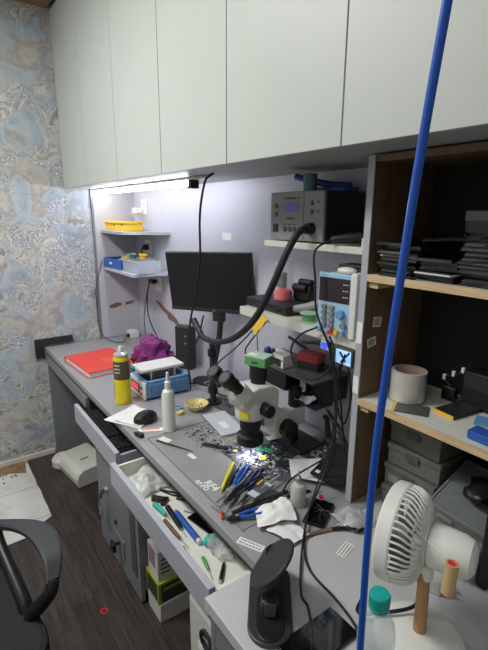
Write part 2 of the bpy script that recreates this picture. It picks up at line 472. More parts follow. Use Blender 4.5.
slip(-.215, Zs(1.30), .034, .028, -6); slip(-.232, Zs(1.245), .036, .026, 10)
for z, h in ((1.245, .06), (1.10, .05)): MB().bb((.001, -.2745, Zs(z)), (.02, -.273, Zs(z)+h)).build('tape_piece', 'paperw', t)

# ------------------------------------------------------------------ corner shelves, long shelf, station shelf
one('corner_shelf', MB().prism([(.0, .0), (.0, -.235), (.36, -.235), (.53, -.0)], 0, .018, .001), 'side', 'upper grey corner shelf under the tube light', 'shelf', (.019, -.001, 1.462))
one('corner_shelf', MB().prism([(.0, .0), (.0, -.235), (.50, -.235), (.53, -.0)], 0, .018, .001), 'back', 'lower grey corner shelf with the blue tray on it', 'shelf', (.019, -.001, 1.224))
one('long_shelf', MB().bb((1.615, -.25, 0), (2.2015, -.001, .03), .0015), 'white2', 'white wall shelf holding the power supply and the clear jar', 'shelf', (0, 0, 1.215))
one('station_shelf', MB().bb((1.715, -.215, 0), (2.2015, -.001, .02), .0015), 'white2', 'short white wall shelf under the hot-air station', 'shelf', (0, 0, 1.478))

# ------------------------------------------------------------------ desk
t = thing('desk', 'long grey laminate work desk along the back wall', 'desk', (0, 0, 0))
MB().bb((.02, -.645, .722), (2.261, -.001, .75), .002).build('desk_top', 'desk', t)
MB().bb((.02, -.632, .693), (2.26, -.60, .7215)).build('batten', 'black2', t)
MB().bb((.02, -.646, .64), (.845, -.628, .692), .002).build('apron_rail', 'deskedge', t)
MB().bb((.002, -.64, .001), (.0195, -.002, .7215)).build('side_panel', 'cab', t)
MB().bb((.845, -.63, .60), (.862, -.05, .6925)).build('drawer_runner', 'black2', t)
MB().bb((.02, -.16, .001), (2.26, -.14, .6925)).build('back_panel', 'cab', t)

t = thing('side_table', 'deeper white laminate table joined to the near end of the desk', 'table', (2.262, 0, 0))
MB().bb((.0005, -.80, .718), (1.15, -.001, .7505), .002).build('table_top', 'wtop', t)
MB().bb((.03, -.79, .63), (1.13, -.772, .7175)).build('apron', 'cab', t)
MB().bb((.0105, -.79, .001), (.0285, -.02, .7175)).build('side_panel', 'cab', t)
MB().bb((1.13, -.79, .001), (1.148, -.02, .7175)).build('side_panel', 'cab', t)

# keyboard tray
t = thing('keyboard_tray', 'pulled-out grey keyboard tray under the desk top', 'tray', (.88, -.71, .60))
MB().bb((0, 0, 0), (.56, .018, .09), .002).build('tray_front', 'facia', t)
MB().bb((.005, .0185, .012), (.555, .42, .024)).build('tray_board', 'carc', t)
MB().bb((.548, .0185, .0245), (.56, .42, .075)).build('side_rail', 'facia', t)
t = thing('keyboard', 'black computer keyboard lying in the pulled-out tray', 'keyboard', (.90, -.672, .6245))
MB().bb((0, 0, 0), (.45, .15, .02), .004).build('keyboard_body', 'black', t)
kb = MB()
for r_ in range(6):
    for c in range(21):
        if c in (15,): continue
        kb.box((.02+c*.0205, .016+r_*.0215, .0235), (.0175, .018, .007), .002, seg=1)
kb.build('key', 'black2', t)['kind'] = 'stuff'

# pedestal
t = thing('pedestal_cabinet', 'grey under-desk pedestal cabinet with a key in its lock', 'cabinet', (1.0, -.66, 0))
b = MB().bb((.0, .018, .06), (.50, .49, .595)).bb((.01, .04, .001), (.49, .48, .06))
b.build('carcass', 'cab', t)
df = MB().bb((.001, 0, .49), (.499, .0175, .594), .0015).build('drawer_front', 'cab', t)
dd = MB().bb((.001, 0, .012), (.499, .0175, .486), .0015).build('door', 'cab', t)
for x, z in ((.10, .545), ):
    MB().cyl((x, -.012, z), (x, .0, z), .011).build('knob', 'black', df)
lk = MB().cyl((.135, -.012, .345), (.135, .0, .345), .013).build('lock', 'steel', dd)
ky = MB().box((.135, -.022, .343), (.005, .022, .026), .001).box((.135, -.032, .330), (.004, .016, .04), .001).tube([(.135, -.036, .312), (.145, -.038, .29), (.135, -.039, .27), (.125, -.038, .29), (.135, -.036, .312)], .002, 6)
ky.box((.147, -.038, .25), (.024, .004, .05), .001).box((.125, -.035, .245), (.022, .004, .06), .001)
ky.build('key', 'steeld', dd)
MB().cyl((.24, -.008, .24), (.24, 0, .24), .010).build('lock', 'black2', dd)
hd = MB().bb((.21, -.004, .10), (.33, -.0005, .19), .001).build('handle_plate', 'steeld', dd)
MB().cyl((.275, -.03, .155), (.275, -.004, .155), .008).box((.275, -.034, .148), (.045, .014, .04), .003).build('handle', 'black', hd)
MB().bb((.415, -.003, .11), (.47, -.0005, .45), .001).build('inset_panel', 'stdark', dd)

# open drawer
t = thing('drawer_tray', 'long shallow drawer pulled out and full of tools', 'drawer', (1.50, -.752, .605))
MB().bb((0, 0, 0), (.70, .02, .088), .002).build('drawer_front', 'facia', t)
MB().bb((.012, .0205, .006), (.688, .56, .016)).build('drawer_bottom', 'cream', t)
MB().bb((0, .0205, .006), (.0115, .56, .07)).build('drawer_side', 'cream', t)
MB().bb((.6885, .0205, .006), (.70, .56, .07)).build('drawer_side', 'cream', t)
DB = .605+.0165

# under-desk things
one('white_carton', MB().bb((0, 0, 0), (.118, .14, .085), .002), 'cartn', 'plain white carton on the floor under the pulled-out drawer', 'box', (1.509, -.635, .001))
t = thing('green_carton', 'dark green carton with yellow edges on the plain white carton', 'box', (1.507, -.637, .0865))
MB().bb((0, 0, 0), (.115, .142, .095), .002).build('carton_body', 'cartg', t)
MB().bb((-.001, -.001, .084), (.116, .143, .096), .001).bb((.104, -.0012, 0), (.1162, .012, .084), .001).bb((-.001, -.001, 0), (.008, .008, .084), .001).build('yellow_edge', 'cartye', t)
MB().bb((.1152, .02, .055), (.1158, .11, .07)).build('yellow_print', 'cartye', t)
t = thing('violet_carton', 'white and violet printed carton on top of the green carton', 'box', (1.515, -.630, .183))
MB().bb((0, 0, 0), (.095, .12, .135), .002).build('carton_body', 'cartn', t)
MB().bb((.012, -.001, .045), (.07, .0, .125)).build('printed_panel', 'cartp', t)
b = MB()
for k in range(4): b.bb((.0948, .012, .03+k*.02), (.0956, .05+.012*(k % 3), .037+k*.02))
b.build('print', 'cartg', t)
t = thing('white_tower', 'white tower with two round black vents under the side table', 'appliance', (2.06, -.74, .001))
MB().bb((0, 0, 0), (.195, .40, .58), .02).build('tower_body', 'white2', t)
for z in (.50, .365):
    g = MB().lathe([(.030, 0), (.030, .008), (.022, .008), (.022, .002), (0, .002)], 24, T(.11, .0, z) @ rot('X', 90)).build('vent_ring', 'black2', t)
    MB().bb((.092, -.005, z-.003), (.128, -.001, z+.003)).build('vent_bar', 'steeld', g)
MB().bb((.06, -.001, .43), (.16, .0, .455)).build('paper_label', 'paperw', t)
# white plastic device on the floor
t = thing('floor_device', 'white curved plastic device lying on the floor under the desk', 'appliance', (.365, -.57, .001), R(8))
pr = [(-.09, 0), (.10, 0), (.12, .02), (.12, .10), (.10, .115), (-.055, .105), (-.085, .085), (-.10, .05)]
MB().prism(pr, -.15, .15, .006, M_=YZ).build('device_body', 'white2', t)
MB().lathe([(0, 0), (.055, 0), (.066, .015), (.066, .055), (.05, .075), (0, .08)], 28, T(-.165, -.055, 0)).build('rounded_end', 'white2', t)
MB().bb((.02, -.02, .1095), (.035, .03, .1135), .001).build('vent_slot', 'stgrey', t)
# red ring on the floor
one('red_ring', MB().lathe([(.011, 0), (.015, .0), (.015, .003), (.011, .003), (.011, 0)], 24), 'red2', 'small red ring lying on the dark floor', 'ring', (1.439, -.80, .0005))
# ------------------------------------------------------------------ things on the corner shelves
t = thing('yellow_case', 'flat yellow plastic case on the upper corner shelf', 'case', (.195, -.15, 1.4805), R(2))
MB().bb((-.18, -.05, 0), (.18, .05, .042), .006).build('case_body', 'yellow', t)
MB().bb((-.183, -.053, .042), (.183, .053, .056), .004).build('lid', 'yellow', t)
for x in (.10, -.02): MB().box((x, -.0535, .035), (.010, .004, .010), .001).build('latch', 'ink', t)
t = thing('blue_tray', 'blue plastic tray of yellow tape rolls on the lower corner shelf', 'tray', (.165, -.165, 1.2425), R(4))
b = MB().bb((-.13, -.065, 0), (.13, .065, .006), .002)
b.bb((-.13, -.065, .006), (.13, -.060, .062), .002).bb((-.13, .060, .006), (.13, .065, .062), .002).bb((-.13, -.060, .006), (-.125, .060, .062)).bb((.125, -.060, .006), (.13, .060, .062))
b.build('tray_body', 'blue', t)
MB().bb((-.035, -.0665, .026), (-.0, -.0652, .040)).build('label', 'paperw', t)
tl_ = ['yellow tape roll leaning in the middle of the blue tray', 'yellow tape roll at the end of the blue tray beside the clear box', 'yellow tape roll lying flat in the blue tray', 'yellow tape roll on top of the others in the blue tray']
for i, (x, y, z, a) in enumerate([(.03, .0, .042, 60), (.085, .0, .050, 35), (-.04, .02, .034, 10), (.055, .03, .064, 15)]):
    one('tape_roll', MB().lathe([(.016, 0), (.030, 0), (.030, .014), (.016, .014), (.016, 0)], 24), 'yellow', tl_[i], 'tape', (.165+x, -.165+y, 1.2425+z), (R(a), 0, R(30*i)))
t = thing('clear_organizer', 'clear plastic organizer box on the lower corner shelf', 'box', (.422, -.135, 1.2425), R(0))
b = MB().bb((-.115, -.075, 0), (.115, .075, .004), .001)
for a, c in (((-.115, -.075), (.115, -.072)), ((-.115, .072), (.115, .075)), ((-.115, -.072), (-.112, .072)), ((.112, -.072), (.115, .072)), ((-.04, -.072), (-.038, .072)), ((.04, -.072), (.042, .072))):
    b.bb((a[0], a[1], .004), (c[0], c[1], .072))
b.build('box_body', 'clearb', t)
MB().bb((-.117, -.077, .0725), (.0, .077, .079), .001).build('lid', 'clearb', t)
MB().bb((-.117, -.0785, .066), (.117, -.0752, .074), .001).build('rim', 'frost', t)
for i, (x, y, m, l) in enumerate([(-.075, -.03, 'greenp', 'pale green spool on top of the clear organizer box'), (.0, .01, 'yellow', 'yellow tape spool on top of the clear organizer box'), (-.03, -.045, 'greent', 'grey-green spool on top of the clear organizer box')]):
    one('tape_spool', MB().lathe([(.008, 0), (.026, 0), (.026, .004), (.018, .004), (.018, .018), (.026, .018), (.026, .022), (.008, .022), (.008, 0)], 22), m, l, 'spool', (.422+x, -.135+y, 1.3235), (R(8), R(5), i))
# sockets
def socket(z, x, y, label, hole=True, w=.085):
    t = thing('wall_socket', label, 'socket', (x, y, z))
    MB().bb((-w/2, -.010, -.045), (w/2, -.0005, .045), .003).build('cover_plate', 'white', t)
    b = MB()
    for dx, dz in ((-.012, .0), (.012, .0), (0, .018)): b.cyl((dx, -.0115, dz), (dx, -.0100, dz), .004, seg=12)
    b.build('socket_hole', 'ink', t)
    MB().bb((w/2-.022, -.013, -.02), (w/2-.008, -.0102, .0), .001).build('rocker_switch', 'white2', t)
    return t
socket(1.625, .20, 0, 'upper white wall socket over the yellow case with a charger in it')
socket(1.375, .24, 0, 'white wall socket between the two corner shelves')
socket(1.15, .37, 0, 'white wall socket under the lower corner shelf with black plug', w=.11)
t = thing('phone_charger', 'white phone charger plugged in over the yellow case', 'charger', (.17, -.0135, 1.60))
MB().bb((-.03, -.05, -.016), (.02, -.0, .02), .005).build('charger_body', 'white', t)
MB().tube([(-.005, -.05, -.0), (.02, -.075, -.01), (.07, -.06, -.05), (.10, -.03, -.09), (.11, -.02, -.118)], .0022, 6).build('cord', 'white2', t)
t = thing('black_plug', 'black mains plug in the socket between the corner shelves', 'plug', (.24, -.0135, 1.375))
MB().cyl((0, -.03, 0), (0, 0, 0), .016, .02).build('plug_body', 'black', t)
MB().tube([(0, -.03, -.0), (0, -.04, -.02), (.0, -.03, -.06)], .004, 8).build('cord', 'black', t)
t = thing('black_plug', 'black mains plug under the lower corner shelf trailing two cords', 'plug', (.355, -.0135, 1.165))
MB().box((-.02, -.02, 0), (.07, .036, .026), .008).build('plug_body', 'black', t)
MB().tube([(-.03, -.035, -.01), (-.04, -.05, -.10), (-.01, -.06, -.22), (.09, -.06, -.32), (.22, -.06, -.39), (.35, -.05, -.408)], .004, 8).build('cord', 'black', t)
MB().tube([(-.045, -.03, -.01), (-.06, -.05, -.12), (-.06, -.07, -.25), (.0, -.09, -.35), (.06, -.11, -.41)], .0028, 8).build('cord', 'black', t)
t = thing('white_adapter', 'small white plug block on the desk in the niche corner', 'plug', (.10, -.09, D1))
MB().bb((-.04, -.03, 0), (.04, .03, .05), .006).build('adapter_body', 'white', t)
MB().cyl((.01, -.045, .02), (.01, -.030, .02), .012).build('plug_body', 'black', t)
one('thin_cable', MB().tube([(.03, -.245, 1.285), (.02, -.262, 1.22), (.012, -.293, 1.10), (.01, -.295, .98), (.02, -.295, .85), (.06, -.28, .775), (.16, -.25, .756), (.20, -.20, .756), (.16, -.17, .768), (.115, -.137, .771)], .0025, 7), 'black', 'thin black cable hanging from the blue tray down to the desk', 'cable')

# ------------------------------------------------------------------ monitor
t = thing('monitor', 'black flat monitor on a stand facing the work desk', 'monitor', (1.197, -.135, .7505), R(28.2))
Mt = T(0, 0, .5205) @ rot('X', 7.3) @ rot('Y', -1.7)
MB().box((0, .013, .0), (.456, .026, .289), .004, M_=Mt).build('housing', 'black', t)
MB().box((0, -.0006, .010), (.440, .002, .256), M_=Mt).build('screen', 'screen', t)
MB().box((0, -.0008, -.134), (.454, .004, .018), .001, M_=Mt).build('chin', 'black2', t)
lettering('logo', 'LG', .010, 'inkw', t, Mt @ T(.015, -.0032, -.134) @ FRONT)
MB().box((-.205, -.0012, -.141), (.006, .003, .003), M_=Mt).build('sticker', 'paperw', t)
MB().box((.03, .045, .37), (.06, .03, .08), .005).tube([(.04, .045, .36), (.02, .055, .22), (-.03, .06, .012)], .015, 10).build('stand_neck', 'black2', t)
MB().lathe([(0, 0), (.10, 0), (.10, .006), (.09, .012), (0, .014)], 32, T(-.03, .06, 0) @ Matrix.Diagonal((1, .6, 1, 1))).build('stand_base', 'black', t)
# black box beside the monitor
t = thing('black_router', 'upright black box with two ports standing under the monitor', 'box', (.87, -.09, D1), R(28))
MB().box((0, 0, .12), (.10, .06, .24), .006).build('box_body', 'black2', t)
for z in (.19, .15): MB().cyl((.02, -.034, z), (.02, -.029, z), .006, seg=12).build('port', 'steeld', t)
# hanging cable from the cabinet
one('hanging_cable', MB().tube([(1.516, -.30, 1.732), (1.495, -.325, 1.70), (1.471, -.335, 1.582), (1.475, -.34, 1.413), (1.422, -.33, 1.288), (1.318, -.31, 1.094), (1.225, -.27, .92), (1.19, -.24, .80), (1.18, -.235, .757)], .0045, 8, 10), 'black', 'black cable hanging from the wall cabinet in front of the monitor', 'cable')
one('hanging_cable', MB().tube([(1.12, -.12, 1.10), (1.11, -.15, .98), (1.05, -.18, .90), (.985, -.20, .84), (.965, -.21, .78), (1.0, -.20, .757)], .004, 8, 10), 'black', 'black cable looping from the monitor stand to the upright black box', 'cable')

# ------------------------------------------------------------------ hot-air station
t = thing('hot_air_station', 'grey-fronted hot-air soldering station with black housing on the wall shelf', 'soldering station', (1.735, -.205, 1.4985))
MB().bb((.003, .013, .006), (.252, .19, .158), .004).build('housing', 'black', t)
f = MB().bb((0, 0, .004), (.255, .0125, .160), .004).build('front_panel', 'stgrey', t)
MB().bb((.165, -.0006, .008), (.168, .0005, .156)).build('panel_groove', 'stdark', f)
MB().bb((.075, -.002, .098), (.145, .0005, .125), .001).build('display_window', 'lcdblue', t)
def btn(x, z, r=.009, shape='tri', d=1):
    b = MB()
    if shape == 'tri': b.prism([(-r, -r*.7*d), (r, -r*.7*d), (0, r*d*1.1)] if d > 0 else [(-r, r*.7), (0, -r*1.1), (r, r*.7)], 0, .004, .0008, M_=T(x, .0, z) @ FRONT)
    else: b.cyl((x, -.004, z), (x, .0, z), r, seg=16)
    b.build('button', 'stdark', t)
for x, z in ((.032, .115), (.205, .122)): btn(x, z); btn(x, z-.026, d=-1)
for x in (.078, .102, .126): btn(x, .04, .0085, 'c')
MB().bb((.018, -.004, .03), (.042, .0, .056), .002).build('power_switch', 'black', t)
for z in (.125, .098): MB().cyl((.232, -.002, z), (.232, .0, z), .003, seg=10).build('indicator', 'ink', t)
b = MB(); b.bb((.072, -.0008, .136), (.128, .0002, .142)); b.bb((.135, -.0008, .137), (.15, .0002, .141)); b.bb((.085, -.0008, .072), (.125, .0002, .077))
for x in (.078, .102, .126): b.bb((x-.008, -.0008, .054), (x+.008, .0002, .057))
b.build('print', 'ink', t)
MB().cyl((.205, -.022, .045), (.205, .0, .045), .017, .019).build('hose_socket', 'black', t)
h = [(.205, -.02, .045), (.204, -.055, .032), (.197, -.095, -.03), (.177, -.12, -.111), (.133, -.135, -.204), (.071, -.145, -.281), (-.04, -.135, -.351), (-.197, -.105, -.404), (-.341, -.075, -.426), (-.40, -.06, -.420)]
MB().tube(h, .0115, 12, 10).build('air_hose', 'rubber', t)
MB().tube([(-.39, -.062, -.421), (-.452, -.045, -.405), (-.50, -.035, -.385)], lambda u: .0125+.004*u, 12).build('hose_handle', 'black2', t)
# things on the station
one('tape_roll', MB().lathe([(.014, 0), (.022, 0), (.022, .055), (.014, .055), (.014, 0)], 24), 'greent', 'grey-green tape roll standing on top of the hot-air station', 'tape', (1.885, -.165, 1.6575))
t = thing('blue_tool', 'dark blue plastic holder lying on top of the hot-air station', 'tool', (1.87, -.10, 1.6575))
MB().bb((-.05, -.02, 0), (.12, .05, .016), .004).build('holder_body', 'blued', t)
MB().tube([(-.125, .0, .058), (-.07, .005, .045), (.02, .02, .026), (.10, .03, .02)], .011, 10).build('holder_arm', 'blued', t)
t = thing('soldering_handle', 'black hot-air handle lying on the shelf end beside the station', 'tool', (2.10, -.14, 1.4985))
MB().tube([(-.055, -.085, .016), (-.01, -.05, .024), (.05, .01, .034)], lambda u: .011+.006*u, 12).build('handle_grip', 'black2', t)
MB().cyl((.045, .005, .033), (.075, .035, .038), .019, .021).build('collar', 'black2', t)
MB().cyl((.045, -.06, .0), (.045, -.06, .025), .005).build('stand_peg', 'white', t)
MB().tube([(-.055, -.085, .016), (-.062, -.13, -.004), (-.058, -.149, -.03), (-.045, -.152, -.10), (-.037, -.152, -.18), (-.008, -.152, -.236), (.014, -.145, -.282), (.026, -.13, -.36), (.034, -.125, -.45), (.038, -.12, -.56), (.03, -.12, -.66), (.01, -.14, -.735)], .0032, 8, 10).build('cord', 'rubber', t)
# ------------------------------------------------------------------ long shelf items
LS = 1.2455
t = thing('black_device', 'flat black device box on the white shelf under the station', 'box', (1.61, -.215, LS), R(-2))
MB().bb((0, 0, 0), (.245, .15, .034), .003).build('box_body', 'black2', t)
MB().bb((.004, -.0012, .004), (.241, .0004, .030)).build('front_panel', 'blackgloss', t)
t = thing('clear_jar', 'clear jar with red pellets standing on the flat black device', 'jar', (1.745, -.145, LS+.0345))
MB().lathe([(0, 0), (.034, 0), (.036, .004), (.036, .135), (.034, .14), (.0, .14), ], 28).build('jar_wall', 'clear', t)
MB().lathe([(0, .002), (.033, .002), (.0335, .034), (.015, .042), (0, .038)], 28).build('red_contents', 'red2', t)
MB().bb((-.026, -.012, .044), (.006, .012, .10), .003).build('dark_insert', 'black2', t)
o = one('black_clip', MB().box((0, 0, .03), (.085, .035, .06), .008).cyl((-.03, -.02, .05), (.03, -.02, .05), .014).cyl((-.02, .0, .068), (.035, .0, .068), .013), 'black', 'black bracket lying on the flat black device behind the grey handle', 'bracket', (1.808, -.10, LS+.0347), R(4))
one('grey_clamp', MB().tube([(-.05, -.03, .020), (0, -.01, .032), (.06, .02, .055)], lambda u: .013+.008*u, 12), 'stgrey', 'grey tapered handle lying on the white shelf beside the green spool', 'tool', (1.90, -.155, LS+.002), R(0))
t = thing('solder_spool', 'pale green solder spool on the edge of the white shelf', 'spool', (1.945, -.205, LS))
MB().lathe([(0, 0), (.028, 0), (.028, .003), (.012, .003), (.012, .026), (.030, .026), (.030, .029), (0, .029)], 28).build('spool_flange', 'greenp', t)
MB().lathe([(.0125, .004), (.022, .004), (.022, .025), (.0125, .025)], 28).build('solder_wire', 'greenb', t)
# power supply
t = thing('power_supply', 'pale blue bench power supply with dark display window on the white shelf', 'power supply', (2.135, -.255, LS), R(6))
MB().bb((-.093, .012, .006), (.043, .15, .172), .003).build('case', 'psuw', t)
MB().bb((-.093, 0, 0), (.022, .0118, .178), .004).build('front_panel', 'bluep', t)
MB().bb((.0225, -.006, -.004), (.044, .15, .184), .004).build('side_cover', 'psuw', t)
MB().bb((-.088, -.003, .095), (.018, .0004, .165), .002).build('display_window', 'psudisp', t)
b = MB()
for r_ in range(4):
    for c in range(2): b.box((-.067+c*.027, -.003, .078-r_*.018), (.017, .008, .013), .002)
b.build('button', 'stgrey', t)
MB().cyl((-.006, -.014, .064), (-.006, 0, .064), .013, bev=.002).build('dial', 'bluel', t)
MB().cyl((.006, -.012, .032), (.006, 0, .032), .009).build('dial', 'stgrey', t)
for x, m in ((-.075, 'bluel'), (-.035, 'red2'), (-.015, 'yellow'), (.005, 'bluel')):
    MB().cyl((x, -.014, .008), (x, 0, .008), .007, seg=14).build('terminal', m, t)
b = MB()
for r_ in range(3):
    for c in range(3): b.bb((-.002+c*.007, -.0036, .112+r_*.018), (.001+c*.007, -.0029, .115+r_*.018))
b.build('print', 'inkw', t)
one('white_pad', MB().sphere((0, 0, .011), .03, 3, (1.1, .7, .36)), 'white', 'white oval pad on top of the power supply', 'pad', (2.105, -.215, LS+.1725))
t = thing('black_case', 'flat black case lying on the back of the power supply', 'case', (2.085, -.150, LS+.1725), R(6))
MB().bb((-.045, -.03, 0), (.06, .03, .012), .003).build('case_body', 'black', t)
MB().bb((-.045, -.03, .0125), (.06, .03, .024), .003).build('lid', 'black2', t)
one('white_can', MB().lathe([(0, 0), (.026, 0), (.026, .06), (.022, .065), (0, .065)], 24), 'white', 'white round tub standing behind the power supply', 'tub', (2.0, -.09, LS))
# yellow tape + tag hanging from shelf
t = thing('yellow_ribbon', 'yellow tape strip hanging off the end of the white shelf', 'tape', (1.745, -.256, 1.212))
MB().sheet([(-.055, -.004, -.045), (.010, -.006, .030), (.060, -.010, .018), (-.005, -.010, -.055)], .014, 3, 10, 8, freq=26).build('tape_strip', 'ribbon', t)
# lit meters under the long shelf
t = thing('usb_meter', 'small meter with blue lit digits hanging under the white shelf', 'meter', (2.065, -.25, 1.199))
MB().bb((-.018, 0, -.014), (.018, .02, .014), .003).build('meter_case', 'white2', t)
MB().bb((-.013, -.001, -.010), (.012, .0, .010)).build('lit_display', 'ledblue', t)
MB().tube([(-.022, .01, 0), (-.05, .005, -.004), (-.10, .0, -.012)], lambda u: .007-.002*u, 8).build('plug', 'black', t)
t = thing('charging_hub', 'small hub with pale lit screen under the power supply', 'hub', (2.150, -.262, 1.186))
MB().bb((-.030, 0, -.027), (.035, .03, .027), .003).build('hub_case', 'stdark', t)
MB().bb((-.026, -.001, -.020), (.03, .0, .022)).build('lit_screen', 'meter', t)
# ------------------------------------------------------------------ far desk items
t = thing('red_binder', 'red hardback binder lying on the far end of the desk', 'binder', (.555, -.465, D1), R(4))
MB().bb((-.180, -.135, .002), (.175, .135, .028), .002).build('pages', 'paperw', t)
MB().bb((-.185, -.14, .028), (.18, .14, .0315), .001).bb((-.185, -.14, 0), (.18, .14, .002), .0008).bb((-.188, -.14, 0), (-.183, .14, .0315), .002).build('cover', 'red', t)
b = MB()
for i, w in enumerate((.07, .10, .06)): b.bb((.03-w/2, .045-i*.02, .0316), (.03+w/2, .050-i*.02, .032))
b.build('gold_print', 'gold', t)
t = thing('spray_can', 'yellow spray can with a white nozzle standing by the white envelope', 'spray can', (1.128, -.552, D1))
MB().lathe([(0, 0), (.034, 0), (.036, .004), (.036, .205), (.031, .222), (0, .224)], 36).build('can_body', 'yellowb', t)
MB().lathe([(.0362, .118), (.0364, .121), (.0364, .200), (.0362, .203)], 36).build('brown_label', 'candark', t)
cl = MB()
for i in range(5):
    a = R(-160+i*14); cl.box((.0362*math.cos(a), .0362*math.sin(a), .060), (.001, .0098, .075), rz=a)
cl.build('dark_print', 'candark', t)
cl = MB()
for i in range(3):
    for k in range(5):
        a = R(-72+k*9); cl.box((.0365*math.cos(a), .0365*math.sin(a), .185-i*.016), (.001, .0045, .005), rz=a)
cl.build('pale_print', 'inkw', t)
MB().lathe([(.028, .222), (.032, .224), (.031, .232), (.014, .242), (0, .242)], 28).build('metal_dome', 'steel', t)
MB().lathe([(.0, .241), (.012, .241), (.012, .250), (.009, .264), (0, .264)], 20).build('nozzle', 'white', t)
# small black stand behind can
t = thing('black_holder', 'small black holder with upright pins behind the spray can', 'holder', (.83, -.40, D1), R(20))
MB().bb((-.07, -.02, 0), (.07, .02, .02), .004).build('holder_base', 'black', t)
for x, h in ((-.05, .075), (.03, .10)): MB().cyl((x, 0, .02), (x, 0, h), .005).box((x, 0, h), (.03, .014, .014), .003).build('pin', 'black', t)
MB().cyl((-.03, .02, .035), (.05, -.02, .05), .006).build('cross_pin', 'black2', t)
t = thing('screen_separator', 'light blue heating machine with red digits and a white plate on top', 'machine', (1.095, -.352, D1), R(-1))
MB().bb((-.088, -.110, .008), (.086, .112, .078), .006).build('machine_body', 'bluel', t)
cf = MB().bb((-.092, -.118, .004), (.090, -.108, .086), .004).build('control_face', 'white', t)
MB().bb((-.075, -.120, .022), (.030, -.118, .066), .001).build('display_window', 'blackgloss', cf)
b = MB()
for i in range(3):
    x0 = -.055+i*.022
    for s_ in ((x0, .034, x0+.015, .0375), (x0, .0425, x0+.015, .046), (x0, .051, x0+.015, .0545), (x0, .034, x0+.004, .0545), (x0+.011, .034, x0+.015, .0545)): b.bb((s_[0], -.1212, s_[1]), (s_[2], -.12, s_[3]))
b.build('red_digits', 'led', cf)
MB().cyl((.055, -.123, .028), (.055, -.118, .028), .008).build('button', 'red2', cf)
MB().cyl((.055, -.123, .055), (.055, -.118, .055), .008).build('button', 'stdark', cf)
rb = MB()
for i in range(16): rb.bb((.085, -.095+i*.0125, .012), (.091, -.089+i*.0125, .074), .001)
rb.build('cooling_rib', 'bluel', t)['kind'] = 'stuff'
MB().bb((-.075, -.10, .078), (.07, .10, .0795)).build('top_deck', 'stdark', t)
MB().bb((-.088, -.108, .078), (.086, -.095, .09), .003).bb((-.088, .095, .078), (.086, .112, .09), .003).bb((.07, -.095, .078), (.086, .095, .09), .003).build('top_rim', 'bluel', t)
MB().tube([(-.06, -.07, .088), (-.02, -.08, .096), (.03, -.06, .088), (.05, .0, .094)], .008, 8).build('cable_coil', 'black2', t)
for x, y in ((-.03, -.06), (.035, -.06), (-.03, .06), (.035, .06)): MB().cyl((x, y, .0795), (x, y, .121), .005).build('post', 'white', t)
MB().bb((-.075, -.115, .121), (.048, .105, .134), .002).build('white_plate', 'white', t)
MB().bb((-.076, -.1165, .1205), (-.02, -.1135, .1345)).build('teal_mark', 'tealb', t)
pc = MB().blob((0, 0, .06), (.10, .10, .105), .38, 3.3, freq=7, floor=0).blob((-.03, .07, .03), (.09, .06, .06), .4, 5.1, freq=8, floor=0)
one('purple_cloth', pc, 'purple', 'crumpled purple cloth behind the light blue machine', 'cloth', (.715, -.225, D1))
t = thing('dropper_bottle', 'white squeeze bottle standing next to the black mouse', 'bottle', (1.495, -.505, D1))
MB().lathe([(0, 0), (.023, 0), (.0255, .004), (.0255, .150), (.021, .168), (.011, .178), (0, .179)], 28).build('bottle_body', 'white', t)
MB().lathe([(.0125, .177), (.0125, .205), (.007, .211), (.0055, .243), (0, .243)], 20).build('nozzle_cap', 'white', t)
t = thing('computer_mouse', 'black wireless computer mouse on the white envelope', 'mouse', (1.372, -.552, D1+.0095), R(95))
MB().lathe([(0, 0), (.98, 0), (1.0, .1), (.95, .45), (.72, .78), (.4, .96), (0, 1)], 28, Matrix.Diagonal((.052, .034, .040, 1))).build('mouse_body', 'black', t)
MB().cyl((.027, -.004, .027), (.027, .004, .027), .008).build('scroll_wheel', 'stdark', t)
MB().box((-.012, 0, .034), (.018, .01, .001)).build('logo_plate', 'steeld', t)
one('white_envelope', MB().sheet([(1.262, -.690, .753), (1.42, -.60, .752), (1.36, -.50, .752), (1.19, -.525, .753)], .006, 2.2, 14, 10, freq=8), 'paperw', 'white paper envelope overhanging the desk front under the mouse', 'envelope')
one('white_envelope', MB().sheet([(1.30, -.66, .7575), (1.40, -.60, .7575), (1.30, -.50, .7575), (1.20, -.54, .7575)], .005, 6.2, 12, 8, freq=9), 'paperw', 'white folded sheet lying on top of the white envelope', 'paper')
one('orange_ticket', MB().box((0, 0, .001), (.10, .028, .0012)), 'paperw', 'white ticket with an orange stripe in front of the squeeze bottle', 'ticket', (1.45, -.565, D1), R(62))
tk = bpy.data.objects['orange_ticket']
MB().box((0, .006, .0021), (.07, .009, .0006)).build('orange_stripe', 'orange', tk)
one('black_dongle', MB().box((0, 0, .008), (.04, .02, .015), .004).cyl((-.03, 0, .006), (-.018, 0, .006), .005), 'black', 'small black usb dongle at the mat corner by the mouse', 'dongle', (1.475, -.622, D1), R(15))
one('coin_battery', MB().cyl((0, 0, 0), (0, 0, .003), .010), 'steel', 'small silver disc between the mouse and the squeeze bottle', 'disc', (1.37, -.465, D1))
for i, (x, y, m, l) in enumerate([(1.385, -.40, 'amber', 'small round dish with pale paste by the yellow bowl'), (1.305, -.40, 'greenp', 'small pale green pot beside the blue machine'), (1.345, -.385, 'bluel', 'tiny blue cap in front of the yellow bowl')]):
    one('small_pot', MB().lathe([(0, 0), (.016, 0), (.018, .003), (.018, .013), (.014, .015), (.013, .009), (0, .009)], 22), m, l, 'pot', (x, y, D1))
t = thing('yellow_bowl', 'small yellow bowl of screws by the light blue machine', 'bowl', (1.385, -.318, D1))
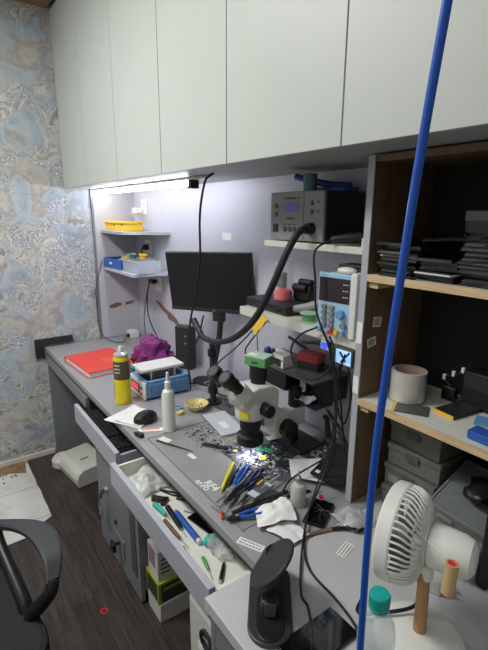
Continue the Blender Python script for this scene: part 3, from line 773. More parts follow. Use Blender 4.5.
MB().lathe([(0, 0), (.028, 0), (.044, .018), (.053, .030), (.051, .0305), (.041, .018), (.026, .007), (0, .007)], 32).build('bowl_wall', 'amber', t)
b = MB()
for k in range(36):
    a = random.random()*6.3; r_ = random.random()**.5*.033
    b.cyl((r_*math.cos(a), r_*math.sin(a), .010+random.random()*.008), (r_*math.cos(a)+.004, r_*math.sin(a)+random.uniform(-.004, .004), .014+random.random()*.006), .0017, seg=6)
b.build('screw', 'steeld', t)['kind'] = 'stuff'
one('flat_tray', MB().bb((-.10, -.05, 0), (.10, .05, .006), .002), 'stdark', 'dark flat plate under the black post behind the yellow bowl', 'plate', (1.43, -.19, D1), R(10))
# black post clamp
t = thing('post_clamp', 'upright black post clamp standing between the monitor and the microscope', 'clamp', (1.375, -.225, D1+.0062))
MB().cyl((0, 0, 0), (0, 0, .008), .035, bev=.002).build('clamp_base', 'black', t)
MB().cyl((0, 0, .008), (-.02, .01, .27), .014).build('post', 'black2', t)
for z, r_ in ((.06, .022), (.115, .020), (.23, .022)): MB().cyl((-.02*z/.27, .01*z/.27, z-.015), (-.02*z/.27, .01*z/.27, z+.015), r_).build('collar', 'black', t)
MB().cyl((-.005, -.04, .10), (-.005, .0, .10), .007).build('thumb_screw', 'steeld', t)

# ------------------------------------------------------------------ mats
t = thing('tool_mat', 'large grey work mat lying along the desk front', 'mat', (0, 0, 0))
MB().bb((1.515, -.602, D1), (2.135, -.30, .7525), .0008).build('mat_sheet', 'matg', t)
MB().bb((1.515, -.605, D1), (2.14, -.6025, .754)).bb((1.512, -.605, D1), (1.5147, -.30, .754)).build('raised_edge', 'cab', t)
MZ = .7528
one('repair_mat', MB().prism([(1.735, -.43), (1.955, -.43), (2.03, -.36), (2.03, -.205), (1.735, -.10)], 0, .0012), 'trayd', 'dark repair mat covered in tiny parts under the microscope', 'mat', (0, 0, MZ))
RZ = MZ+.0014
def note(name, label, x, y, w, h, rz, rows, z=MZ, ink='ink', base='paperw'):
    t = one(name, MB().box((0, 0, .0004), (w, h, .0006)), base, label, 'sticker', (x, y, z), rz)
    b = MB()
    for i in range(rows):
        yy = h*(.5-(i+.7)/(rows+.4)); x0 = -w*.42
        while x0 < w*.38:
            l = random.uniform(.05, .14)*w
            b.bb((x0, yy-h*.10/rows*1.6, .0007), (min(x0+l, w*.42), yy+h*.10/rows*1.6, .001)); x0 += l+.03*w
    b.build('print', 'inkg' if ink == 'ink' else ink, t)
    return t
t = bpy.data.objects['tool_mat']
for tx, px, py, sz in (('RF4', 1.912, -.566, .030), ('RF-PO', 1.893, -.590, .019)):
    lettering('white_print', tx, sz*1.25, 'inkw', t, T(px, py, .7527) @ rot('Z', 4), bold=sz*.03)
note('white_sticker', 'plain white paper slip on the mat beside the small parts', 1.722, -.53, .040, .017, R(5), 1, ink='paperw')
note('paper_label', 'white printed label strip on the desk front edge by the tissue', 2.19, -.617, .075, .024, R(25), 2, z=D1)
note('paper_label', 'white printed label on the side table near the shelf unit', 2.345, -.43, .056, .026, R(-75), 3, z=D1+.0006)
note('white_slip', 'white paper scrap on the mat corner near the squeeze bottle', 1.56, -.555, .05, .03, R(20), 1, ink='paperw')
one('long_probe', MB().cyl((1.552, -.585, .757), (1.62, -.553, .757), .0035, .003).cyl((1.62, -.553, .757), (1.70, -.513, .756), .003, .0012), 'black', 'thin dark probe lying across the far end of the mat', 'probe')

# LCD panel
t = thing('display_sheet', 'white reflective display panel lying beside the microscope', 'panel', (1.575, -.302, MZ+.002), R(-9))
MB().bb((-.105, -.055, 0), (.105, .055, .004), .001).build('panel_frame', 'steeld', t)
MB().bb((-.101, -.051, .004), (.101, .051, .0052)).build('reflector', 'lcd', t)
MB().bb((-.01, -.02, .0053), (.05, .01, .0057)).build('paper_label', 'paperw', t)
one('black_strip', MB().bb((-.05, -.010, 0), (.05, .010, .004), .001), 'black', 'short black strip lying in front of the white display panel', 'strip', (1.715, -.43, MZ+.003), R(35))

# scattered parts: nobody could count these
def scatter(name, m, label, n, region, seed, z, smin, smax):
    rnd = random.Random(seed); b = MB()
    for k in range(n):
        (x0, x1), (y0, y1) = region
        x = rnd.triangular(x0, x1); y = rnd.triangular(y0, y1)
        s = rnd.uniform(smin, smax); a = rnd.random()*3.14; typ = rnd.random()
        if typ < .5: b.box((x, y, z+s*.12+rnd.random()*.003), (s, s*rnd.uniform(.25, .8), s*.2), rz=a)
        elif typ < .75: b.cyl((x, y, z), (x, y, z+s*.3), s*.25, seg=8)
        else:
            d = Vector((math.cos(a), math.sin(a), 0))*s; p = Vector((x, y, z+.0015))
            b.tube([p-d, p+Vector((d.y, -d.x, .002))*.4, p+d], .0009, 5, 4)
    o = one(name, b, m, label, 'small parts'); o['kind'] = 'stuff'
scatter('metal_parts', 'bits', 'tiny metal screws and clips strewn between the bowl and the microscope', 380, ((1.52, 1.78), (-.47, -.33)), 1, MZ, .004, .013)
scatter('metal_parts', 'bits', 'tiny bright metal parts strewn under the microscope light', 320, ((1.76, 2.02), (-.46, -.22)), 2, RZ, .004, .014)
scatter('dark_parts', 'bitsd', 'tiny dark components strewn around the microscope foot', 260, ((1.72, 2.05), (-.44, -.12)), 3, RZ, .005, .018)
scatter('dark_parts', 'bitsd', 'tiny dark parts strewn along the far end of the mat', 60, ((1.52, 1.74), (-.50, -.36)), 4, MZ, .004, .012)
scatter('dark_parts', 'bitsd', 'small dark parts piled behind the microscope stand', 140, ((1.88, 2.10), (-.18, -.03)), 5, D1, .008, .024)
scatter('metal_parts', 'bits', 'small metal parts piled behind the microscope stand', 90, ((1.86, 2.08), (-.18, -.03)), 8, D1, .006, .016)
for i, (x, y, rz, l) in enumerate([(1.885, -.335, 20, 'bright yellow sticker under the microscope light'), (1.79, -.39, 40, 'small yellow square at the edge of the dark repair mat'), ]):
    one('yellow_sticker', MB().box((0, 0, .004), (.022 if i == 0 else .014, .02 if i == 0 else .012, .001)), 'lime', l, 'sticker', (x, y, RZ+.002), R(rz))
for i, (x, y, s, rz, m, l) in enumerate([
  (1.93, -.40, (.08, .02), 70, 'bitsd', 'dark narrow circuit strip under the lit spot'),
  (1.85, -.30, (.07, .03), 30, 'pcb', 'small green circuit board under the microscope ring'),
  (1.96, -.30, (.07, .035), 55, 'bitsd', 'dark phone board at the end of the repair mat'),
  (1.98, -.24, (.06, .03), 10, 'bits', 'silver shield plate on the back of the repair mat'),
  (1.80, -.22, (.06, .03), 80, 'bits', 'silver shield plate behind the microscope ring')]):
    one('circuit_board', MB().box((0, 0, .0022), (s[0], s[1], .0022), .0005).box((s[0]*.2, 0, .0040), (s[0]*.3, s[1]*.5, .0014)).box((-s[0]*.25, s[1]*.15, .0040), (s[0]*.2, s[1]*.4, .0014)), m, l, 'circuit board', (x, y, RZ+.006+.001*i), R(rz))

# ------------------------------------------------------------------ hand tools on the mat
def ends(a, b):
    a, b = Vector((a[0], a[1])), Vector((b[0], b[1])); d = b-a
    return (a+b)/2, d.length, math.atan2(d.y, d.x)
def pliers(a, b, m, label, spread=.010, z=MZ+.004, jaw=.34):
    # a = jaw tip, b = handle end
    c, L, ang = ends(a, b)
    t = thing('pliers', label, 'pliers', (a[0], a[1], z), ang)
    for s in (-1, 1):
        MB().tube([(L*jaw, s*.003, .006), (L*.55, s*spread, .007), (L*.8, s*spread*1.15, .007), (L, s*spread*.7, .006)], lambda u: .0045+.0018*math.sin(u*2.6), 8).build('handle', m, t)
    MB().prism([(0, -.001), (0, .001), (L*jaw*.6, .006), (L*jaw, .008), (L*jaw*1.1, .004), (L*jaw*1.1, -.004), (L*jaw, -.008), (L*jaw*.6, -.006)], .002, .011, .0008).cyl((L*jaw*.85, 0, .001), (L*jaw*.85, 0, .0125), .005).build('jaw', 'steeld', t)
    return t
def driver(a, b, m, label, r=.006, frac=.55, z=MZ, name='screwdriver', tip='steel', capm=None):
    # a = tip, b = handle end
    c, L, ang = ends(a, b)
    t = thing(name, label, 'screwdriver' if 'driver' in name else 'tool', (a[0], a[1], z+r+.001), ang)
    MB().cyl((0, 0, 0), (L*(1-frac), 0, 0), .0011, .0016, seg=10).build('shaft', tip, t)
    MB().tube([(L*(1-frac), 0, 0), (L*(1-frac*.8), 0, 0), (L*(1-frac*.4), 0, 0), (L*.96, 0, 0), (L, 0, 0)], lambda u: r*(.62+.38*math.sin(min(1, u*1.6)*1.57)), 12).build('handle', m, t)
    if capm: MB().cyl((L, 0, 0), (L+.006, 0, 0), r*.9).build('end_cap', capm, t)
    return t
def tweezers(a, b, m, label, z=MZ+.002):
    c, L, ang = ends(a, b)
    t = thing('tweezers', label, 'tweezers', (a[0], a[1], z), ang)
    for s in (-1, 1):
        MB().prism([(0, s*.0008), (L*.35, s*.004), (L*.7, s*.006), (L, s*.001), (L, s*.003), (L*.7, s*.009), (L*.35, s*.0065), (0, s*.0018)], 0, .006).build('arm', m, t)
    MB().bb((L*.97, -.004, 0), (L*1.03, .004, .007), .001).build('joint', m, t)
    return t
driver((1.985, -.585), (1.855, -.445), 'yellowb', 'yellow-handled screwdriver at the edge of the tool heap nearest the printed mat mark', .0075, .80)
pliers((2.015, -.588), (1.90, -.455), 'black', 'black-handled pliers between the yellow screwdriver and the blue pliers', .008)
pliers((2.02, -.585), (1.905, -.42), 'blue', 'bright blue-handled pliers in the middle of the tool heap', .0062, MZ+.012)
pliers((2.055, -.565), (1.95, -.405), 'navy', 'dark blue-handled pliers at the near end of the tool heap', .008, MZ+.008)
tweezers((2.012, -.61), (1.945, -.44), 'steel', 'bright steel tweezers lying between the pliers', MZ+.014)
tweezers((2.03, -.58), (1.985, -.43), 'black', 'black tweezers lying beside the dark blue pliers', MZ+.018)
tweezers((1.93, -.50), (1.86, -.40), 'steeld', 'dull steel tweezers pointing under the microscope', MZ+.004)
driver((2.055, -.615), (2.0, -.52), 'steeld', 'small steel screwdriver at the mat front edge', .004, .7, MZ+.002)
driver((2.06, -.535), (2.02, -.375), 'steel', 'slim silver screwdriver lying over the pliers', .0045, .6, MZ+.018)
t = thing('flat_lever', 'long black pry bar lying along the near edge of the mat', 'tool', (2.07, -.49, MZ+.001), R(87))
MB().bb((-.10, -.006, 0), (.10, .006, .005), .001).build('bar', 'black2', t)
MB().bb((-.10, -.0065, .0015), (-.02, .0065, .006), .001).build('grip', 'black', t)
t = thing('flat_lever', 'second black pry bar lying beside the phone board', 'tool', (2.095, -.42, MZ+.001), R(78))
MB().bb((-.09, -.005, 0), (.09, .005, .004), .001).build('bar', 'black', t)
MB().bb((-.09, -.006, .001), (-.03, .006, .006), .001).build('grip', 'black2', t)
t = thing('phone_board', 'grey-blue phone back panel lying on the tools', 'panel', (2.047, -.475, MZ+.022), R(100))
MB().bb((-.045, -.018, 0), (.045, .018, .004), .002).build('panel_body', 'trayd', t)
MB().bb((-.043, -.016, .0041), (-.018, .016, .0048)).build('white_patch', 'lcd', t)
MB().bb((.03, -.012, .0041), (.042, .012, .0048)).build('white_patch', 'lcd', t)
one('yellow_bit', MB().bb((-.016, -.003, 0), (.016, .003, .004), .001), 'yellow', 'small yellow tip lying across the dark tools', 'tool', (2.02, -.455, MZ+.026), R(110))
t = thing('wire_cutters', 'blue-handled wire cutters on the near side of the mat', 'pliers', (2.085, -.622, MZ+.002), R(76))
MB().tube([(.035, .003, .008), (.07, .010, .009), (.12, .006, .009)], .0055, 10).build('handle', 'blue', t)
MB().tube([(.035, -.003, .008), (.07, -.012, .009), (.115, -.012, .009)], .0055, 10).build('handle', 'blue', t)
MB().prism([(0, -.002), (0, .002), (.02, .010), (.038, .008), (.045, .004), (.045, -.004), (.038, -.008), (.02, -.010)], .002, .013, .001).build('jaw', 'black', t)
MB().cyl((.03, 0, .013), (.03, 0, .0145), .004).build('pivot', 'steel', t)
t = thing('orange_stopper', 'small red and yellow cap at the desk edge by the wire cutters', 'cap', (2.062, -.622, MZ+.001), R(20))
MB().cyl((0, 0, 0), (0, 0, .012), .006).build('cap_body', 'orange', t)
MB().cyl((0, 0, .012), (0, 0, .02), .0045).build('cap_top', 'red2', t)
one('steel_bracket', MB().bb((-.005, -.06, 0), (.0, .06, .004)).bb((-.10, -.063, 0), (.0, -.06, .004)).bb((-.10, .06, 0), (.0, .063, .004)), 'steeld', 'thin open metal frame by the mat front edge', 'frame', (2.09, -.545, MZ+.0006), R(8))

# paper, tissue, bottle, phones on the near desk end
one('white_sheet', MB().sheet([(1.99, -.375, .7545), (1.905, -.31, .7555), (1.965, -.215, .7555), (2.07, -.305, .7535)], .004, 4.4, 10, 10, freq=7), 'paperw', 'white paper sheet under the edge of the repair mat beside the glass bottle', 'paper', (0.05, .03, .012))
one('white_tissue', MB().sheet([(2.10, -.53, .754), (2.165, -.575, .754), (2.205, -.47, .754), (2.11, -.425, .754)], .022, 1.4, 26, 26, freq=13, lift=.012, edge=.02), 'tissue', 'crumpled white tissue lying on the blue wire cutters', 'tissue', (0, 0, .006))
one('white_tissue', MB().sheet([(2.175, -.555, .752), (2.26, -.535, .752), (2.255, -.47, .752), (2.175, -.47, .752)], .012, 7.7, 18, 18, freq=14, lift=.004, edge=.006), 'tissue', 'flat folded white tissue beside the crumpled one', 'tissue')
t = thing('solvent_bottle', 'frosted squeeze bottle with a thin needle tip near the tissue', 'bottle', (2.135, -.402, D1))
MB().lathe([(0, 0), (.021, 0), (.023, .004), (.023, .055), (.019, .066), (.010, .071), (.010, .078), (0, .078)], 28).build('bottle_body', 'frost', t)
MB().lathe([(.0, .0785), (.0105, .0785), (.009, .088), (.003, .094), (.0012, .112), (0, .112)], 18).build('needle_tip', 'steeld', t)
def phone(name, label, x, y, rz, w, l, z=D1, m='blackgloss', body='black', extra=True):
    t = thing(name, label, 'phone', (x, y, z), rz)
    MB().bb((-l/2, -w/2, 0), (l/2, w/2, .008), .003).build('phone_body', body, t)
    MB().bb((-l/2+.003, -w/2+.003, .0078), (l/2-.003, w/2-.003, .0084), .0002).build('glass', m, t)
    return t
t = phone('dismantled_phone', 'large dark back panel leaning over the parts beside the shelf unit', 2.095, -.185, R(108), .11, .20, D1+.030, 'black2')
t.rotation_euler = (R(6), R(-4), R(108))
MB().lathe([(0, .0085), (.012, .0085), (.012, .0092), (0, .0092)], 20, T(.06, -.025, 0) @ Matrix.Diagonal((1.3, .7, 1, 1))).build('camera_hole', 'black', t)
MB().bb((-.088, .030, .0085), (-.074, .044, .0092)).build('white_sticker', 'paperw', t)
t = phone('broken_phone', 'small dark cracked phone lying in front of the large back panel', 2.205, -.385, R(118), .062, .115, D1+.001, 'blackgloss')
b = MB()
for k in range(9):
    a = random.random()*6.28; l = random.uniform(.015, .05)
    b.box((.01+l/2*math.cos(a), -.005+l/2*math.sin(a)*.5, .0085), (l, .0006, .0003), rz=a)
b.build('crack', 'steeld', t)['kind'] = 'stuff'
one('red_stopper', MB().cyl((0, 0, 0), (0, 0, .006), .007), 'red2', 'small red cap beside the cracked phone', 'cap', (2.165, -.335, D1+.011))
one('clear_bag', MB().sheet([(2.235, -.375, D1+.001), (2.32, -.365, D1+.001), (2.325, -.29, D1+.001), (2.24, -.285, D1+.001)], .035, 2.7, 26, 26, freq=16, lift=.016, edge=.02), 'bag', 'crumpled clear plastic bag at the foot of the shelf unit', 'bag')
one('clear_bag', MB().sheet([(2.03, -.20, D1+.001), (2.16, -.12, D1+.001), (2.12, -.03, D1+.001), (2.02, -.04, D1+.001)], .03, 9.7, 24, 24, freq=14, lift=.02, edge=.02), 'bag', 'crumpled clear plastic bag between the bracket and the dark back panel', 'bag')
one('bent_bracket', MB().tube([(0, 0, .004), (.03, .012, .006), (.05, .02, .004), (.07, .012, .008), (.08, .03, .004)], .005, 6).box((.05, .02, .006), (.03, .02, .01), .002), 'black', 'small bent black bracket on the side table by the clear bag', 'bracket', (2.275, -.405, D1+.0012), R(35))
one('brown_strip', MB().bb((-.055, -.006, 0), (.055, .006, .005), .001), 'plaster', 'brown metal strip lying across the joint of desk and side table', 'strip', (2.265, -.43, D1+.0012), R(72))
# ------------------------------------------------------------------ microscope
t = thing('stereo_microscope', 'white stereo microscope with two black eyepieces and a ring light', 'microscope', (1.842, -.363, MZ+.0015))
MB().lathe([(.022, .058), (.046, .058), (.047, .061), (.047, .088), (.036, .094), (.022, .094), (.022, .058)], 36).build('ring_light', 'black', t)
MB().lathe([(.026, .0565), (.042, .0565), (.042, .0578), (.026, .0578), (.026, .0565)], 36).build('lit_ring', 'ringlit', t)
MB().lathe([(.020, .080), (.034, .080), (.034, .116), (.037, .116), (.037, .152), (.032, .156), (0, .156)], 36).build('objective', 'black', t)
b = MB().lathe([(0, .154), (.047, .154), (.053, .160), (.055, .205), (.052, .215), (0, .217)], 40)
b.prism([(-.062, .205), (.06, .17), (.09, .19), (.092, .242), (.06, .268), (.0, .272), (-.03, .262), (-.068, .235)], -.046, .046, .008, M_=YZ)
b.build('body', 'scope', t)
MB().sphere((0, -.050, .252), .050, 3, (1.06, .74, .78)).build('binocular_head', 'scope', t)
for s in (-1, 1):
    a = Vector((s*.034, -.052, .258)); d = Vector((0, -.70, .714)); e = a+d*.030; f_ = e+d*.080
    tb = MB().cyl(a-d*.01, e, .028, .024, 28).build('eyepiece_tube', 'scope', t)
    ep = MB().cyl(e, e+d*.034, .0195).cyl(e+d*.030, f_-d*.02, .0235, .0215, 28).cyl(f_-d*.02, f_, .0255, .0245, 28).build('eyepiece', 'black', tb)
    MB().cyl(f_, f_+d*.0008, .018).build('eye_lens', 'stdark', ep)
MB().box((.0, -.092, .218), (.030, .006, .006), .002).build('head_screw', 'black', t)
MB().cyl((.046, .02, .195), (.086, .02, .195), .023, .022, bev=.002).build('zoom_knob', 'black', t)
MB().lathe([(0, .262), (.026, .262), (.026, .282), (.030, .285), (.030, .318), (.026, .333), (0, .333)], 30, T(-.005, .035, 0)).build('camera_port', 'black', t)
MB().prism([(-.016, -.012), (.014, -.016), (.018, .004), (.004, .014), (-.017, .009)], 0, .0008, M_=T(.0555*math.cos(R(-58)), .0555*math.sin(R(-58)), .182) @ rot('Z', 32) @ FRONT).build('yellow_sticker', 'lime', t)
MB().prism([(-.006, -.004), (.005, -.005), (.005, .004), (-.005, .005)], 0, .0008, M_=T(.0545*math.cos(R(-66)), .0545*math.sin(R(-66)), .206) @ rot('Z', 24) @ FRONT).build('yellow_sticker', 'lime', t)
b = MB().bb((-.03, .085, .055), (.034, .175, .145), .006).bb((-.026, .04, .11), (.03, .10, .225), .006)
b.build('focus_block', 'scope', t)
MB().cyl((.034, .135, .088), (.066, .135, .088), .034, .031, bev=.003).build('focus_knob', 'black', t)
MB().cyl((-.062, .135, .088), (-.03, .135, .088), .031, .034, bev=.003).build('focus_knob', 'black', t)
MB().bb((-.02, .165, .075), (.028, .235, .145), .005).build('column_clamp', 'scope', t)
MB().cyl((.005, .20, .008), (.005, .20, .225), .017).cyl((.005, .20, .15), (.005, .20, .215), .025).build('column', 'black', t)
MB().bb((-.10, .15, 0), (.10, .27, .012), .004).build('stand_base', 'black2', t)
t = thing('green_box', 'small green plastic box with a white sticker on the microscope camera port', 'box', (1.838, -.325, MZ+.3355), R(20))
MB().bb((-.041, -.030, 0), (.041, .030, .030), .003).build('box_body', 'greenb', t)
MB().bb((-.0415, -.0305, .030), (.0415, .0305, .036), .002).build('lid', 'greenp', t)
MB().bb((-.035, -.02, .036), (-.005, .005, .0366)).build('white_sticker', 'paperw', t)
MB().bb((-.01, -.0315, .012), (.012, -.030, .018)).build('vent_slot', 'ink', t)
# wall bracket behind the microscope
t = thing('wall_bracket', 'black wall bracket shelf with hanging boxes behind the microscope', 'bracket', (0, 0, 0))
MB().bb((1.58, -.115, 1.020), (1.66, -.002, 1.028), .002).bb((1.6605, -.19, 1.020), (1.965, -.002, 1.028), .002).build('plate', 'stdark', t)
MB().bb((1.69, -.195, .955), (1.83, -.12, 1.0195), .006).build('hanging_box', 'black', t)
MB().bb((1.865, -.13, .93), (1.96, -.01, 1.0195), .003).build('hanging_box', 'black', t)
MB().bb((1.82, -.17, .92), (1.96, -.08, .929), .002).build('lower_plate', 'black2', t)
one('silver_foil', MB().sheet([(1.83, -.185, .930), (1.92, -.180, .930), (1.93, -.135, .930), (1.84, -.135, .930)], .030, 5.5, 14, 10, freq=30), 'lcd', 'crumpled silver foil on the lower black plate behind the microscope', 'foil')
t = thing('white_module', 'small white module with a black window on the black bracket', 'module', (1.765, -.155, 1.0285), R(-3))
MB().bb((-.032, -.025, 0), (.032, .025, .05), .003).build('module_case', 'white', t)
MB().bb((-.027, -.0262, .004), (.02, -.0248, .034), .001).build('front_window', 'blackgloss', t)
MB().cyl((.026, -.0262, .03), (.026, -.0248, .03), .003, seg=12).build('button', 'ink', t)
t = thing('glue_tube', 'white tube with an orange cap lying on the black bracket', 'tube', (1.655, -.075, 1.0285), R(-12))
MB().cyl((-.02, 0, .014), (.07, 0, .014), .014, bev=.002).build('tube_body', 'white', t)
MB().cyl((-.045, 0, .014), (-.02, 0, .014), .010, .0125).build('orange_cap', 'orange', t)
t = thing('red_box', 'translucent red box on the black bracket under the shelf', 'box', (1.845, -.085, 1.0285), R(15))
MB().bb((-.045, -.03, .03), (.045, .03, .062), .004).build('red_lid', 'redtr', t)
MB().bb((-.043, -.028, 0), (.043, .028, .03), .003).build('dark_base', 'black2', t)
one('black_rod', MB().cyl((1.66, -.035, 1.10), (1.83, -.035, 1.06), .006), 'black', 'thin black rod leaning on the wall above the orange-capped tube', 'rod')
one('blue_stopper', MB().lathe([(0, 0), (.016, 0), (.015, .02), (.006, .028), (0, .028)], 16).sphere((.02, .01, .012), .012), 'navy', 'dark blue cap on the end of the black bracket', 'stopper', (1.605, -.10, 1.0285))
t = thing('toggle_tool', 'black pump bottle top standing behind the focus knob', 'tool', (1.93, -.06, D1+.02), R(10))
MB().cyl((0, 0, 0), (-.02, .01, .07), .012, .008).build('tool_body', 'black', t)
MB().box((-.02, .01, .075), (.03, .016, .014), .004).build('tool_head', 'black2', t)
one('black_spike', MB().tube([(1.905, -.045, .87), (1.99, -.07, .835), (2.06, -.10, .79)], lambda u: .003+.006*u, 8), 'black', 'black tapered probe leaning between the bracket and the back panel', 'probe')
one('pale_tube', MB().cyl((0, 0, 0), (0, 0, .08), .012), 'psuw', 'short pale tube standing on the desk behind the microscope column', 'tube', (1.935, -.025, D1+.02))

# ------------------------------------------------------------------ cables
def cable(pts, r, label, m='rubber', name='black_cable', n=8):
    one(name, MB().tube(pts, r, 8, n), m, label, 'cable')
cable([(2.053,-.27,1.258),(1.987,-.28,1.219),(1.958,-.29,1.164),(2.005,-.30,1.106),(2.081,-.30,1.106),(2.129,-.29,1.153),(2.131,-.28,1.207),(2.104,-.272,1.24)], .0032, 'black cable looped in a ring below the power supply')
cable([(2.101,-.275,1.229),(2.137,-.27,1.114),(2.145,-.27,.956),(2.159,-.33,.816),(2.207,-.43,.772),(2.277,-.51,.7575),(2.347,-.556,.7568),(2.438,-.567,.7568),(2.497,-.579,.7568),(2.54,-.598,.7568)], .0030, 'black cable running down from the power supply to the water bottle')
cable([(2.119,-.285,1.229),(2.137,-.26,1.048),(2.131,-.28,.886),(2.165,-.37,.775),(2.238,-.47,.766),(2.311,-.552,.7575),(2.385,-.62,.7565),(2.425,-.635,.7565),(2.50,-.70,.7565),(2.50,-.78,.7565),(2.455,-.795,.7565)], .0027, 'black cable running from the power supply to the charging stand')
cable([(2.169,-.275,1.201),(2.118,-.24,1.102),(2.102,-.22,1.009),(2.118,-.20,.945),(2.161,-.23,1.043),(2.167,-.25,1.144),(2.15,-.275,1.205)], .003, 'black cable hung in a long loop beside the shelf edge')
cable([(2.196,-.29,1.215),(2.128,-.25,1.145),(2.118,-.22,1.015),(2.122,-.20,.892),(2.135,-.19,.80)], .003, 'black cable falling straight from the lit hub to the desk')
cable([(2.131,-.20,.885),(2.071,-.24,.81),(2.067,-.353,.79),(2.076,-.402,.775),(2.095,-.43,.758),(2.13,-.432,.757)], .003, 'black cable arching over the parts around the frosted bottle')
cable([(1.933,-.11,.946),(2.009,-.14,.898),(2.063,-.15,.86),(2.126,-.18,.845)], .0032, 'black cable slanting from the bracket to the hanging cables')
cable([(2.18,-.26,1.13),(2.15,-.20,1.02),(2.16,-.17,.92),(2.15,-.16,.82)], .0028, 'black cable hanging between the lit hub and the dark back panel')
cable([(1.735,-.255,1.20),(1.615,-.21,1.123),(1.511,-.21,1.035),(1.41,-.205,.963),(1.36,-.225,.90)], .003, 'black cable sagging from the yellow tape to the black post')
cable([(1.70,-.19,1.19),(1.616,-.20,1.094),(1.585,-.2,1.04),(1.60,-.17,.95),(1.64,-.14,.85),(1.68,-.10,.757)], .003, 'black cable dropping from the white shelf behind the eyepieces')
cable([(1.14,-.25,.775),(1.25,-.20,.80),(1.33,-.17,.77),(1.40,-.12,.758),(1.50,-.10,.758)], .004, 'black cable lying between the blue machine and the black post')
cable([(1.70,-.225,1.21),(1.69,-.222,1.14),(1.70,-.222,1.07),(1.69,-.20,1.03)], .002, 'thin blue wire hanging from the end of the white shelf', 'navy', 'blue_wire')

# ------------------------------------------------------------------ open shelf contents
SH = 1.4365
stk = [(2.30, -.205, 9, .105, .070, 'the partition'), (2.405, -.20, 6, .10, .075, 'the silver strip'), (2.51, -.185, 10, .105, .080, 'the open end')]
ordn = ['bottom', 'second', 'third', 'fourth', 'fifth', 'sixth', 'seventh', 'eighth', 'ninth', 'tenth', 'eleventh']
nm = ['stack beside the partition', 'low middle stack', 'stack at the open end']
base = None
def slab(x, y, z, w, l, rz, label, m, th, group):
    t = thing('phone_display', label, 'phone frame', (x, y, z), rz, group)
    MB().bb((-w/2, -l/2, 0), (w/2, l/2, th*.55), .0012).build('frame', m, t)
    MB().bb((-w/2+.003, -l/2+.003, th*.56), (w/2-.003, l/2-.003, th*.95)).build('glass', 'blackgloss', t)
rnd = random.Random(11)
for si, (sx, sy, n, w, l, nm_) in enumerate(stk):
    z = SH
    for k in range(n):
        th = rnd.uniform(.0075, .0105); m = 'black'; look = 'black phone frame'
        if si == 0 and k == 5: m, look = 'card', 'brown-backed phone frame'
        elif si == 0 and k in (1, 6): m, look = 'stdark', 'grey-edged phone frame'
        elif si == 1 and k == 2: m, look = 'lcd', 'silver-edged phone frame'
        elif si == 1 and k == 4: m, look = 'brown', 'brown-edged phone frame'
        elif rnd.random() < .3: m, look = 'black2', 'charcoal phone frame'
        pos = 'topmost' if k == n-1 else ordn[k] + (' from the bottom' if k else 'most')
        slab(sx+rnd.uniform(-.006, .006), sy+rnd.uniform(-.015, .012), z, w*rnd.uniform(.88, 1.02), l*rnd.uniform(1.5, 1.75), R(rnd.uniform(-6, 6)), f'{look}, {pos} in the {nm[si]}', m, th, 'phone frames stacked on the upper shelf')
        z += th+.0006
    if si == 0: ztop = z
for i, (x, y, z, rz, rx) in enumerate([(2.345, -.13, SH+.094, 30, 5), (2.47, -.15, SH+.099, -12, 4), (2.53, -.20, SH+.106, 20, 7)]):
    t = thing('phone_display', ['tilted black phone frame bridging the first two stacks', 'tilted black phone frame leaning behind the low stack', 'tilted black phone frame on top of the stack at the open end'][i], 'phone frame', (x, y, z), (R(rx), R(-4), R(rz)), 'phone frames stacked on the upper shelf')
    MB().bb((-.05, -.06, 0), (.05, .06, .005), .0012).build('frame', 'black', t)
    MB().bb((-.047, -.057, .0051), (.047, .057, .0085)).build('glass', 'blackgloss', t)
one('flex_cable', MB().tube([(2.372, -.262, SH+.004), (2.362, -.268, SH+.006), (2.348, -.262, SH+.003), (2.335, -.268, SH+.008), (2.345, -.255, SH+.016)], .0022, 6), 'black', 'curled black ribbon cable at the shelf edge between two stacks', 'cable')
t = thing('grey_carton', 'grey box standing behind the phone frames on the upper shelf', 'box', (2.47, -.045, SH))
MB().bb((-.11, -.025, 0), (.11, .03, .16), .003).build('box_body', 'stdark', t)
MB().bb((-.112, -.027, .135), (.112, .032, .163), .003).build('lid', 'stgrey', t)
# lower shelf
SL = 1.0875
t = thing('tape_roll', 'wide silver tape roll standing on the lower shelf', 'tape', (2.305, -.165, SL+.0035))
MB().lathe([(.041, .001), (.047, .001), (.047, .083), (.041, .083), (.041, .001)], 40).build('tape_winding', 'silver', t)
MB().lathe([(.038, 0), (.041, 0), (.041, .084), (.038, .084), (.038, 0)], 40).build('core', 'card', t)
t = thing('test_card', 'grey card with a yellow edge lying under the silver tape roll', 'card', (2.352, -.215, SL), R(28))
MB().bb((-.045, -.032, 0), (.045, .032, .003), .0006).build('card_body', 'stdark', t)
MB().bb((-.045, -.034, .0), (-.037, .032, .0034), .0006).build('yellow_edge', 'yellow', t)
t = thing('card_box', 'black flat box with a yellow front edge on the lower shelf', 'box', (2.432, -.12, SL), R(-8))
MB().bb((-.03, -.06, 0), (.03, .06, .010), .001).build('box_body', 'black2', t)
MB().bb((-.0305, -.062, .0), (.030, -.0595, .0095), .0005).build('yellow_edge', 'yellow', t)
one('blue_box', MB().bb((-.025, -.022, 0), (.03, .022, .022), .004), 'blue', 'bright blue plastic box at the front of the lower shelf', 'box', (2.545, -.225, SL))
one('grey_card', MB().bb((-.045, -.03, 0), (.045, .03, .002), .0006), 'bluel', 'pale blue-grey card lying on the lower shelf beside the black flat box', 'card', (2.525, -.12, SL), R(20))
t = thing('ribbon_bracket', 'small black bracket with white tips behind the silver tape roll', 'bracket', (2.375, -.07, SL))
